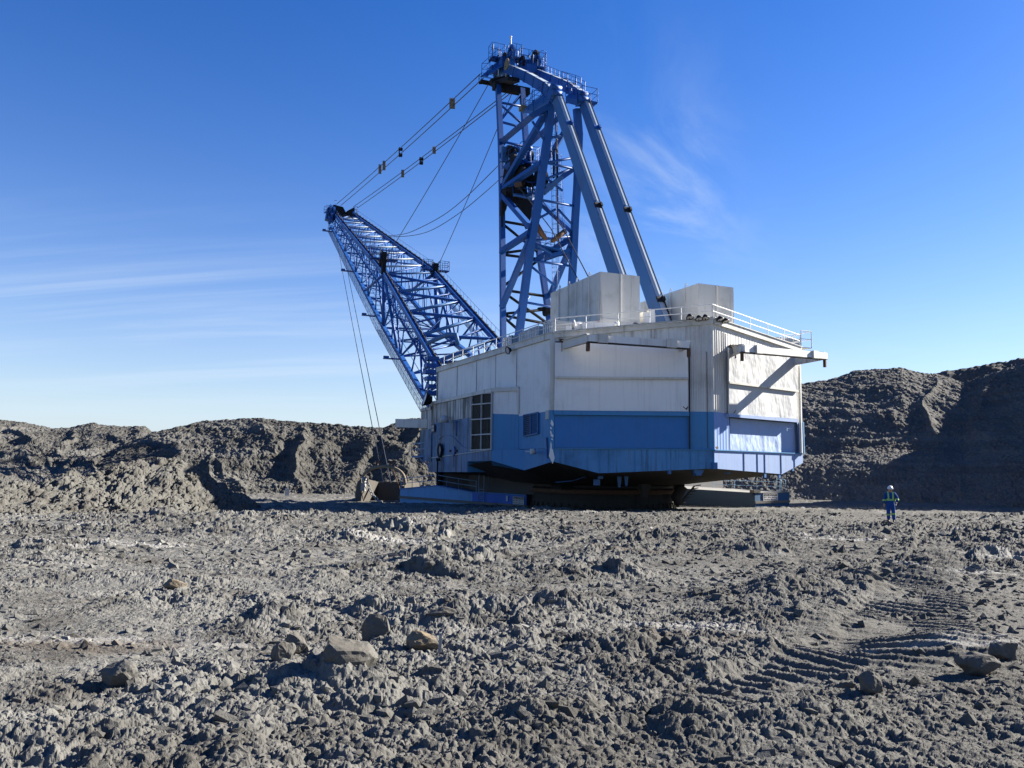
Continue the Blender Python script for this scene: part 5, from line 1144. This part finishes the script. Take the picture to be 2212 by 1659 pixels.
# stair walkways: outside the left lower chord, inside the left face
def walkway(fa, fb, s0, s1, off, k, w, name, rr=.03, h=1.0):
    mb = MB(); P = [fa(s0+(s1-s0)*i/k) for i in range(k+1)]
    for i in range(k):
        a_, b_ = P[i], P[i+1]; d = (b_-a_); 
        for j in range(4): c = a_.lerp(b_, (j+.5)/4); mb.obox(c+off[0], off[1]*w, RX*0+AX*.26, UP*.05)
    for q in (0, 1):
        for a_, b_ in zip(P, P[1:]): mb.tube([a_+off[0]+off[1]*w*q, b_+off[0]+off[1]*w*q], rr, 4, cap=False); mb.tube([a_+off[0]+off[1]*w*q+UP*h, b_+off[0]+off[1]*w*q+UP*h], rr, 4, cap=False)
        for a_ in P: mb.tube([a_+off[0]+off[1]*w*q, a_+off[0]+off[1]*w*q+UP*h], rr, 4, cap=False)
    return mb.build(name, [MST], BO)
walkway(lambda s: chp('LL', s), None, .06, 1.80, (-RX*.5-UP*.3, -RX), 46, 1.0, 'stair_walkway')
walkway(lambda s: chp('LL', s).lerp(chp('UL', s), .68), None, .1, 1.85, (-RX*.2, RX), 40, .8, 'stair_walkway')
walkway(lambda s: chp('UR', s), None, 1.06, 1.7, (RX*-1.3-UP*1.6, RX), 18, .8, 'stair_walkway')
for s in (.05, .52, .9, 1.33):
    mb = MB(); c = chp('LL', s)-RX*1.4-UP*.5; mb.cbox(c, RX*2.6, AX*.8, UP*.15); mb.cbox(c-RX*.9+UP*.2, RX*.8, AX*.5, UP*.4); mb.build('lamp_bracket', [MST], BO)
mb = MB(); p = at(918, 862, 84); flood(mb, p, (-1, -.3, .3), .8); mb.build('flood_light', [MOIL, MBLK, MRAIL], BO)
# tip: sheave housings, platforms, mast
tp = empty('boom_tip', DR['_o']); tp.parent = BO; tp.location = (0, 0, 0)
def tf(u, v, f=150): return MF(u, v, f)
mb = MB(); mb.hexa([tf(719, 460), tf(725, 471), tf(725, 471)+AX*3, tf(719, 460)+AX*3, tf(722, 443), tf(740, 447), tf(740, 447)+AX*3, tf(722, 443)+AX*3]); mb.prism([tf(u, v, 149) for u, v in ((722, 442), (741, 447), (747, 458), (768, 462), (764, 468), (730, 464), (722, 455))], AX*1.5); mb.prism([tf(u, v, 148) for u, v in ((749, 456), (766, 447), (766, 466), (757, 466))], AX*1.0); parts(mb, 'sheave_housing', [MOIL], tp)
mb = MB(); mb.hexa([tf(704, 472), tf(722, 478), tf(722, 478)+AX*2, tf(704, 472)+AX*2, tf(708, 448), tf(722, 446), tf(722, 446)+AX*2, tf(708, 448)+AX*2]); mb.build('tip_frame', [MST], tp)
for u, v in ((714, 452), (721, 456), (716, 466), (712, 475), (762, 462)): mb = MB(); mb.disc(tf(u, v, 149), RX, 1.1, .5, 16, 0, r_in=.5); mb.build('sheave', [MST], tp)
platform('platform', [tf(700, 459, 151), tf(709, 460, 149), tf(712, 457, 151), tf(704, 456, 153)], 1.6, tp, r=.06)
platform('platform', [tf(710, 494, 151), tf(722, 492, 149), tf(724, 489, 151), tf(712, 490, 153)], 1.6, tp, r=.06, depth=.4)
platform('platform', [tf(762, 466, 149), tf(770, 467, 148), tf(773, 461, 150), tf(767, 460, 151)], 1.7, tp, r=.06)
mb = MB(); mb.tube([tf(725, 446), tf(724.5, 432)], .06, 5); mb.tube([tf(722, 433), tf(728, 433)], .05, 4); mb.tube([tf(715, 452), tf(714.8, 441)], .15, 5); mb.tube([tf(721, 447), tf(721, 443)], .3, 5); parts(mb, 'antenna', [MST], tp)
# knee heads
for (u, v) in ((829, 566), (941, 590)):
    kh = empty('knee_head', DR['_o']); kh.parent = BO; kh.location = (0, 0, 0); c = MF(u, v, FK)
    mb = MB(); mb.disc(c+UP*.3, RX, .55, 1.0, 14); mb.beam(c+UP*1.8-AX*.2, c-UP*2.2, .7, .9); mb.prism([c-RX*.6+UP*.2, c-RX*.6+UP*2.2+AX*.4, c-RX*.6-UP*.6+AX*1.4], RX*.5); mb.build('knuckle', [MOIL], kh)
    for s_ in (-1, 1): q = c+RX*(1.6*s_-.9)+UP*.6-AX*.6; platform('platform', [q, q+RX*1.8, q+RX*1.8+AX*1.4, q+AX*1.4], 1.7, kh, r=.05, step=.9)
mb = MB(); c = MF(1031, 789, 50)
# lower end: machinery at the boom foot beside the house
mb = MB()
for i, (u, v) in enumerate(((934, 775), (932, 790), (930, 804), (933, 818), (936, 835), (934, 850))): mb.cbox(MF(u-1, v, 50), RX*1.6, AX*1.4, UP*.5)
mb.tube([MF(933, 770, 50), MF(933, 868, 50)], .08, 5); mb.tube([MF(926, 770, 50), MF(926, 868, 50)], .08, 5); parts(mb, 'foot_stair', [MST], BO)
mb = MB(); mb.tube([MF(922, 742, 48), MF(968, 722, 45), MF(985, 722, 44), MF(990, 745, 44)], .28, 8); mb.build('pipe_bend', [MSTF], BO)

# ------------------------------------------------------------------ ropes of the dragline
def rope(name, pts, r=.05, sag=0, n=16, m=MROPE, parent=None):
    if len(pts) == 2: a_, b_ = pts; pts = [a_.lerp(b_, i/n)-UP*sag*4*(i/n)*(1-i/n) for i in range(n+1)]
    mb = MB(); mb.tube(pts, r, 5, cap=False); return mb.build(name, [m], parent or DR)
sus = []; MSPR = mat('spreader_grey', (.13, .14, .14), .7)
for (u0, v0, f0, u1, v1) in ((1036.5, 160.5, 46, 727, 441), (1044, 168.5, 45.5, 736, 444), (1118, 182, 43, 763, 447), (1120, 188, 42.5, 771, 450)):
    a_, b_ = MF(u0, v0, f0), MF(u1, v1, FT-1); sus.append((a_, b_)); rope('suspension_rope', [a_, b_], .075, .35)
for i, us in ((0, (977, 862.6, 829.8, 821)), (2, (938, 907.5, 870))):
    for u in us:
        (a_, b_), (c_, d_) = sus[i], sus[i+1]
        def onu(a_, b_):
            lo, hi = 0., 1.
            for _ in range(40):
                m_ = (lo+hi)/2
                if proj(a_.lerp(b_, m_))[0] > u: lo = m_
                else: hi = m_
            return a_.lerp(b_, lo)-UP*.35*4*lo*(1-lo)
        p, q = onu(a_, b_), onu(c_, d_); mb = MB(); blk = u in (862.6, 907.5)
        if blk: mb.beam(p+UP*.2, q-UP*.3, .22, .3); mb.cbox(p+RX*.25, RX*.7, AX*.4, UP*.5); mb.cbox(q+RX*.25, RX*.6, AX*.4, UP*.6)
        else: mb.beam(p+UP*.25, q-UP*.25, .85 if u == 977 else .6, .35)
        mb.build('rope_spreader', [MOIL if blk else MSPR], DR)
rope('intermediate_rope', [MF(1055, 182, 44), MF(832, 560, FK)], .055, .4)
rope('intermediate_rope', [MF(1108, 196, 42), MF(947, 573, FK)], .055, .4)
def curve(pts, f0, f1, k=6):
    out_ = []; n = len(pts)
    ks = np.array([(u, v, f0+(f1-f0)*i/(n-1)) for i, (u, v) in enumerate(pts)], float)
    t = np.arange(n); tt_ = np.linspace(0, n-1, (n-1)*k+1)
    for x in tt_:                                                       # Catmull-Rom
        i = min(int(x), n-2); w = x-i; p0, p1_, p2_, p3 = ks[max(i-1, 0)], ks[i], ks[i+1], ks[min(i+2, n-1)]
        q = .5*((2*p1_)+(-p0+p2_)*w+(2*p0-5*p1_+4*p2_-p3)*w*w+(-p0+3*p1_-3*p2_+p3)*w**3); out_.append(MF(*q))
    return out_
rope('hoist_rope', curve([(1088, 347), (1077, 357), (1009.4, 423.4), (958, 464.6), (898.5, 496.3), (868.8, 506.2), (834, 509.5)], 38, 105), .06)
rope('hoist_rope', curve([(1088, 380), (1077, 389.5), (1046, 417), (997.7, 456.6), (938.3, 494.3), (894.6, 508.2), (842, 512)], 38, 105), .06)
rope('hoist_rope', [MF(834, 509.5, 105), MF(742, 462, FT-2)], .05, 0)
rope('hoist_rope', [MF(842, 512, 105), MF(748, 464, FT-2)], .05, 0)
BX, BY = 0, 0
bk = at(835, 1081, 90.5)
rope('bucket_rope', [MF(726, 512, FT+2), at(828, 1043, 91)], .055, .3); rope('bucket_rope', [MF(735, 505, FT+2), at(844, 1043, 90.5)], .055, .3)
rope('winch_rope', [am(1112, 392, 35), MF(1190, 493.7, 27), MF(1252, 610, 14)], .06); rope('winch_rope', [am(1150, 405, 33), MF(1216.8, 493.7, 26), MF(1272, 600, 14)], .06)
rope('thin_cable', curve([(1160, 478), (1148, 500), (1158, 517), (1178, 500), (1184, 470)], 30, 28), .02, parent=DR) if False else None

# ------------------------------------------------------------------ bucket lying on the floor beyond the shoe
bk = at(838, 1079, 92); gzb = gz(bk.x, bk.y)
BK = empty('drag_bucket', (bk.x, bk.y, gzb)); tag(BK, 'muddy steel drag bucket with a tall arch and chains, lying beyond the left shoe', 'bucket')
MBK = painted('bucket_steel', (.065, .058, .047), (.13, .118, .095), .7, .5, rough=.85, seed=50)
bx, by = Vector((.97, -.24, 0)), Vector((.24, .97, 0))
def bp(x, y, z): return Vector((bk.x, bk.y, gzb-.15)) + bx*x + by*y + UP*z
W2 = 2.7
mb = MB()
for s in (-1, 1): mb.prism([bp(s*W2, -2.6, .1), bp(s*W2, 2.6, 0), bp(s*W2, 3.0, 2.3), bp(s*W2, 0, 2.7), bp(s*W2, -2.2, 2.1)], bx*s*-.22)
mb.prism([bp(-W2, -2.8, .0), bp(W2, -2.8, .0), bp(W2, 2.6, 0), bp(-W2, 2.6, 0)], UP*.22); mb.prism([bp(-W2, 2.6, 0), bp(W2, 2.6, 0), bp(W2*.92, 3.1, 2.3), bp(-W2*.92, 3.1, 2.3)], -by*.25)
mb.build('bucket_shell', [MBK], BK)
mb = MB(); ar = [bp(W2*math.cos(a_), -1.6+.3*math.sin(a_), 2.1+(2.15*math.sin(a_)**.75 if 0 < a_ < 3.14 else 0)) for a_ in np.linspace(0, math.pi, 19)]
mb.tube(ar, .19, 10); mb.build('arch', [painted('dusty_arch', (.20, .16, .11), (.10, .08, .06), .7, .5, rough=.9, seed=52)], BK)
for x in (-.75, .9):
    mb = MB(); c = bp(x, -1.3, 4.6); mb.cbox(c-UP*.0-bx*.22, bx*.12, by*.3, UP*.6); mb.cbox(c+bx*.22, bx*.12, by*.3, UP*.6); mb.cbox(c+UP*.25, bx*.55, by*.3, UP*.12); mb.build('hitch_eye', [MRUST], BK)
for i in range(5): mb = MB(); x = -2.2+i*1.1; mb.prism([bp(x-.22, -2.6, .05), bp(x+.22, -2.6, .05), bp(x+.12, -3.4, .0), bp(x-.12, -3.4, .0)], UP*.25); mb.build('bucket_tooth', [MBK], BK)
mb = MB(); mb.prism([bp(-2.95, -2.4, 0), bp(-2.2, -2.6, 0), bp(-2.1, -2.6, 1.2), bp(-2.3, -2.5, 2.9), bp(-2.9, -2.2, 2.4), bp(-3.15, -2.2, 1.0)], by*.7); mb.prism([bp(2.2, -2.4, 0), bp(2.9, -2.4, 0), bp(2.9, -2.2, 2.2), bp(2.3, -2.3, 1.6)], by*2.0); parts(mb, 'cheek_plate', [MBK], BK)
def chain(name, pts, parent, s=.28, m=MBK):
    mb = MB(); L = [0]
    for a_, b_ in zip(pts, pts[1:]): L.append(L[-1]+(b_-a_).length)
    k = int(L[-1]/(s*1.15)); P = []
    for i in range(k):
        t = (i+.5)/k*L[-1]; j = max(x for x in range(len(L)-1) if L[x] <= t); P.append((pts[j].lerp(pts[j+1], (t-L[j])/(L[j+1]-L[j])), (pts[j+1]-pts[j]).normalized()))
    for i, (c, d) in enumerate(P):
        x = d.cross(UP).normalized(); y = x if i % 2 else d.cross(x); rg = [c+d*s*.75*math.cos(a_)+y*s*.42*math.sin(a_) for a_ in np.linspace(0, 2*math.pi, 9)]; mb.tube(rg, s*.17, 5, cap=False)
    return mb.build(name, [m], parent)
chain('drag_chain', [bp(-1.7, -2.8, 2.6), bp(-1.2, -3.0, 2.3), bp(-.6, -3.3, 1.2), bp(.3, -3.6, .5), bp(1.0, -4.0, .25)], BK, .36, MPALE)
mb = MB(); mb.disc(bp(-1.8, -2.75, 2.7), bx, .35, .3, 12); mb.cbox(bp(-1.9, -2.7, 1.9), bx*.5, by*.4, UP*.9); mb.build('clevis', [MPALE], BK)
for x in (.95,): mb = MB(); mb.tube([bp(x, -1.3, 4.2), bp(x, 1.4, 1.4)], .06, 5); mb.build('dump_rope', [MRUST], BK)
mb = MB(); mb.beam(bp(-1.4, 1.0, 2.35), bp(1.8, 1.0, 2.35), .25, .2); mb.build('spreader_bar', [MBK], BK)

# ------------------------------------------------------------------ worker
MCOV = mat('coverall_blue', (.010, .055, .22), .85, 0, .2); MHI = mat('hi_vis_yellow', (.25, .50, .03), .6); MHIS = mat('reflective_silver', (.32, .38, .28), .4)
MSKIN = mat('skin', (.42, .22, .15), .6); MHAT = mat('hard_hat_white', (.62, .62, .61), .4)
pm = at(1925, 1128.5, 40.2); ZG = float(ground_height(np.array([pm.x]), np.array([pm.y]), np.array([.1]))[0]); feet = Vector((pm.x, pm.y, pm.z))
PE = empty('person', tuple(feet)); tag(PE, 'worker in blue coveralls with yellow reflective bands and a white hard hat, walking this way', 'person')
FWv = Vector((-.30, -.954, 0)).normalized(); RT = FWv.cross(UP).normalized()          # faces the camera, a little to the left
def bodyp(x, y, z): return feet + RT*x + FWv*y + UP*z                 # x: the person's right
def skin_body(name, verts, edges, mat_, parent, sub=2):
    me = bpy.data.meshes.new(name); me.from_pydata([tuple(v[0]) for v in verts], edges, []); o = bpy.data.objects.new(name, me); COL.objects.link(o)
    sk = o.modifiers.new('skin', 'SKIN'); sb = o.modifiers.new('sub', 'SUBSURF'); sb.levels = sub; sb.render_levels = sub
    for i, v in enumerate(verts):
        s_ = me.skin_vertices[0].data[i]; s_.radius = v[1] if isinstance(v[1], tuple) else (v[1], v[1]); s_.use_root = (i == 0)
    dg = bpy.context.evaluated_depsgraph_get(); dg.update(); ev = bpy.data.meshes.new_from_object(o.evaluated_get(dg)); bpy.data.objects.remove(o)
    org = parent['_o']; ev.transform(Matrix.Translation((-org[0], -org[1], -org[2]))); ev.materials.clear(); ev.materials.append(mat_)
    for p in ev.polygons: p.use_smooth = True
    o = bpy.data.objects.new(name, ev); COL.objects.link(o); o.parent = parent; o['_o'] = list(org); return o
B_ = bodyp
vs = [(B_(0, 0, .96), (.185, .135)), (B_(0, .01, 1.12), (.17, .12)), (B_(0, .02, 1.28), (.20, .13)), (B_(0, .0, 1.44), (.19, .11)), (B_(0, .02, 1.53), (.075, .075)),
      (B_(.20, .0, 1.44), .085), (B_(.275, .0, 1.20), .072), (B_(.30, .06, .98), .058),
      (B_(-.20, .0, 1.44), .085), (B_(-.33, -.02, 1.22), .075), (B_(-.27, .14, 1.04), .06),
      (B_(.10, 0, .86), .12), (B_(.115, .06, .50), .10), (B_(.10, -.10, .12), .085),
      (B_(-.10, 0, .86), .12), (B_(-.115, .03, .50), .10), (B_(-.12, .05, .12), .085)]
ed = [(0, 1), (1, 2), (2, 3), (3, 4), (3, 5), (5, 6), (6, 7), (3, 8), (8, 9), (9, 10), (0, 11), (11, 12), (12, 13), (0, 14), (14, 15), (15, 16)]
skin_body('coverall', vs, ed, MCOV, PE)
def uv(name, c, r, m, parent, sc=(1, 1, 1), cut=None, n=20):
    mb = MB(); b = 0; rows = 12
    for i in range(rows+1):
        th = math.pi*i/rows
        for j in range(n): ph = 2*math.pi*j/n; mb.v.append(tuple(Vector(c)+RT*r*sc[0]*math.sin(th)*math.cos(ph)+FWv*r*sc[1]*math.sin(th)*math.sin(ph)+UP*r*sc[2]*max(math.cos(th), -9 if cut is None else cut)))
    for i in range(rows):
        for j in range(n): mb.f.append((i*n+j, i*n+(j+1) % n, (i+1)*n+(j+1) % n, (i+1)*n+j)); mb.m.append(0); mb.sm.append(True)
    return mb.build(name, [m], parent)
hc = B_(0, .05, 1.655)
hv = [(B_(0, .0, 1.50), .055), (B_(0, .02, 1.56), .06), (B_(0, .05, 1.62), (.078, .095)), (B_(0, .055, 1.69), (.082, .10)), (B_(0, .05, 1.75), (.07, .085))]
head = skin_body('head', hv, [(0, 1), (1, 2), (2, 3), (3, 4)], MSKIN, PE)
mb = MB(); c = B_(0, .145, 1.625); mb.prism([c+RT*.018-UP*.03, c-RT*.018-UP*.03, c+UP*.04], FWv*.03); mb.build('nose', [MSKIN], head)
mb = MB()
for s_ in (-1, 1): mb.disc(B_(.032*s_, .138, 1.655), FWv, .012, .01, 8)
parts(mb, 'eye', [MBOOT], head)
mb = MB(); mb.cbox(B_(0, .135, 1.575), RT*.05, FWv*.01, UP*.012); mb.build('mouth', [MRUST], head)
mb = MB()
for s_ in (-1, 1): mb.cbox(B_(.085*s_, .04, 1.64), RT*.02, FWv*.04, UP*.06)
parts(mb, 'ear', [MSKIN], head)
hat = uv('hard_hat', B_(0, .06, 1.70), .145, MHAT, PE, (.95, 1.1, 1.05), cut=-.05)
mb = MB(); mb.prism([B_(.13, .10, 1.695), B_(.10, .20, 1.68), B_(0, .245, 1.67), B_(-.10, .20, 1.68), B_(-.13, .10, 1.695)], UP*.012); mb.beam(B_(0, -.07, 1.79), B_(0, .19, 1.80), .03, .05); mb.build('hat_peak', [MHAT], hat)
mb = MB(); mb.prism([B_(-.02, .222, 1.735), B_(.02, .222, 1.735), B_(0, .212, 1.765)], FWv*.006); mb.build('hat_emblem', [MSIGNK], hat)
def hand(nm, w, d, side_):
    vs = [(w, .032), (w+d*.06, (.042, .02)), (w+d*.10, (.042, .018))]; ed = [(0, 1), (1, 2)]; x = d.cross(FWv).normalized()
    for k, (o_, ln) in enumerate(((-.03, .075), (-.01, .085), (.01, .08), (.03, .06))):
        i0 = len(vs); vs += [(w+d*.12+x*o_, .010), (w+d*(.12+ln*.55)+x*o_+FWv*.01, .009), (w+d*(.12+ln*.9)+x*o_+FWv*.035, .008)]; ed += [(2, i0), (i0, i0+1), (i0+1, i0+2)]
    i0 = len(vs); vs += [(w+d*.06+x*.05*side_+FWv*.01, .011), (w+d*.10+x*.07*side_+FWv*.02, .009)]; ed += [(1, i0), (i0, i0+1)]
    return skin_body(nm, vs, ed, MSKIN, PE, 1)
hand('hand', B_(.305, .08, .95), Vector((0, 0, -1))*.95+FWv*.2, -1); hand('hand', B_(-.26, .17, 1.02), (RT*.35-UP*.6+FWv*.55).normalized(), 1)
def band(c, ax, rx, ry, h, m, nm, parent=PE, xa=RT):
    ya = ax.cross(xa).normalized(); xa = ya.cross(ax).normalized(); mb = MB(); n = 20; b = 0
    for k, dz in enumerate((-.5, .5)):
        for j in range(n): a_ = 2*math.pi*j/n; mb.v.append(tuple(c+ax*dz*h+xa*rx*math.cos(a_)+ya*ry*math.sin(a_)))
    for j in range(n): mb.f.append((j, (j+1) % n, n+(j+1) % n, n+j)); mb.m.append(0); mb.sm.append(True)
    return mb.build(nm, [m], parent)
for c, ax, rx, ry in ((B_(0, .015, 1.14), UP, .205, .155), (B_(.288, .03, 1.10), (B_(.30, .06, .98)-B_(.275, 0, 1.2)).normalized(), .082, .082), (B_(-.305, .05, 1.14), (B_(-.27, .14, 1.04)-B_(-.33, -.02, 1.22)).normalized(), .086, .086),
      (B_(.113, .02, .43), (B_(.10, -.10, .12)-B_(.115, .06, .5)).normalized(), .107, .107), (B_(-.117, .035, .43), (B_(-.12, .05, .12)-B_(-.115, .03, .5)).normalized(), .107, .107)):
    b1_ = band(c, ax, rx, ry, .085, MHI, 'reflective_band'); band(c, ax, rx+.003, ry+.003, .03, MHIS, 'reflective_stripe', b1_)
for s_ in (-1, 1):
    path = [B_(.10*s_, .165, 1.14), B_(.105*s_, .172, 1.28), B_(.11*s_, .140, 1.44), B_(.115*s_, .05, 1.535), B_(.11*s_, -.05, 1.535), B_(.105*s_, -.135, 1.42), B_(.06*s_, -.14, 1.15)]
    mb = MB(); mb2 = MB()
    for a_, b_ in zip(path, path[1:]): mb.beam(a_, b_, .075, .012, up=FWv if abs((b_-a_).normalized().z) > .5 else UP); mb2.beam(a_+FWv*.004+UP*.002, b_+FWv*.004+UP*.002, .028, .014, up=FWv if abs((b_-a_).normalized().z) > .5 else UP)
    b1_ = mb.build('shoulder_strap', [MHI], PE); mb2.build('reflective_stripe', [MHIS], b1_)
for a_, k in ((B_(.10, -.12, .0), 0), (B_(-.12, .05, .0), 1)):
    skin_body('boot', [(a_+UP*.16, .062), (a_+UP*.06, .058), (a_+FWv*.12+UP*.045, (.052, .045)), (a_+FWv*.20+UP*.04, (.048, .038))], [(0, 1), (1, 2), (2, 3)], MBOOT, PE, 1)

# ------------------------------------------------------------------ boulders one can point to
def boulder(u, v, y, w, hgt, label, m=MSTONE, seed=0, d=None, turn=0., sink=.14, sub=4, cuts=9):
    p = on_ground(u, v) if y is None else at(u, v, y); r_ = np.random.default_rng(900+seed)
    vv, ff = ico(sub); L = lump(vv, 900+seed, .3, cuts+14, (w/2, (d or w*.8)/2, hgt/2))
    k = fbm(L[:, 0]*3/w+seed*3.1, L[:, 1]*3/w+L[:, 2]*2/w, 5, 4)*.04 + fbm(L[:, 0]*8/w+seed, L[:, 2]*8/w+L[:, 1]*6/w, 8, 5, .7)*.13; L = L*(1+k)[:, None]
    L[:, 0] *= w/np.ptp(L[:, 0]); L[:, 1] *= (d or w*.8)/np.ptp(L[:, 1]); L[:, 2] *= hgt/np.ptp(L[:, 2])
    c, s = math.cos(turn), math.sin(turn); L[:, 0], L[:, 1] = L[:, 0]*c-L[:, 1]*s, L[:, 0]*s+L[:, 1]*c
    zz = float(ground_height(np.array([p.x]), np.array([p.y]), np.array([.15]))[0])
    base = Vector((p.x, p.y, min(zz, p.z+.05))); me = bpy.data.meshes.new('boulder'); L[:, 2] += hgt/2*(1-sink*2)
    me.from_pydata([tuple(x) for x in L], [], [tuple(map(int, f)) for f in ff]); me.materials.append(m); me.update()
    o = bpy.data.objects.new('boulder', me); COL.objects.link(o); o.location = base; tag(o, label, 'boulder', 'boulders lying on the mud')
boulder(752, 1480, None, .48, .38, 'largest pointed boulder, sunlit on its right flank, lower left of centre', MSTONE, 1, turn=.5, cuts=8)
boulder(905, 1398, None, .34, .24, 'brown crumbly boulder just right of the smooth dark one', MBROWN, 2, turn=-.2)
boulder(817, 1378, None, .30, .31, 'smooth dark rounded boulder left of the brown one', MSTONE, 3, cuts=6)
boulder(716, 1412, None, .085, .15, 'small upright pale stone above the pointed boulder', MPALE, 4)
boulder(250, 1474, None, .26, .20, 'lone boulder with a flat top at the left of the foreground', MSTONE, 5)
boulder(1884, 1506, None, .22, .22, 'upright boulder below the dozer tracks', MSTONE, 6, turn=.8)
boulder(2112, 1455, None, .38, .22, 'long slanting slab of rock at the right edge', MSTONE, 7, d=.25, turn=.4)
boulder(2168, 1432, None, .24, .19, 'rounded boulder above the slanting slab at the right edge', MSTONE, 8)
boulder(962, 1345, None, .46, .16, 'thin tilted slab behind the brown boulder', MSTONE, 11, d=.2, turn=.2)
boulder(640, 1405, None, .22, .22, 'dark boulder beside the upright pale stone', MSTONE, 12)
boulder(610, 1418, None, .20, .22, 'dark boulder left of the small group of stones', MSTONE, 13)
boulder(1880, 1285, None, .42, .36, 'big dark clod on top of the berm by the dozer tracks', MSTONE, 18)
boulder(380, 1268, None, .34, .2, 'brownish flat topped rock on the open mud at left', MBROWN, 19)
boulder(365, 1131, 45, 2.6, .8, 'large flat boulder at the foot of the mud mound', MSTONE, 20, d=1.4)
boulder(455, 969, 160, 4.5, 3.2, 'pale round boulder on the far sunlit ridge', MPALE, 21)
boulder(460, 976, 158, 3.6, 2.2, 'pale boulder just below another on the far ridge', MPALE, 22)
boulder(1998, 910, 128, 3.0, 2.4, 'big rock on the shoulder of the dark heap', MSTONE, 23)
boulder(1965, 1126, None, .55, .26, 'dark clod beside the worker on the pale crust', MSTONE, 24)
boulder(2003, 1123, None, .34, .18, 'smaller dark clod to the right of the worker', MSTONE, 25)
mb = MB(); p = on_ground(949, 1406); mb.beam(p-UP*.02, p+UP*.16+RX*.01, .022, .022); o = mb.build('white_peg', [MPALE]); tag(o, 'short white peg standing right of the brown boulder', 'peg')
mb = MB(); p = at(620, 1063, 99); mb.cbox(p, RX*.5, AX*.1, UP*.9); o = mb.build('marker_board', [MSIGN]); tag(o, 'small white marker board at the foot of the spoil ridge', 'marker')
for o in list(bpy.data.objects):
    if '_o' in o: del o['_o']
bpy.context.view_layer.update()
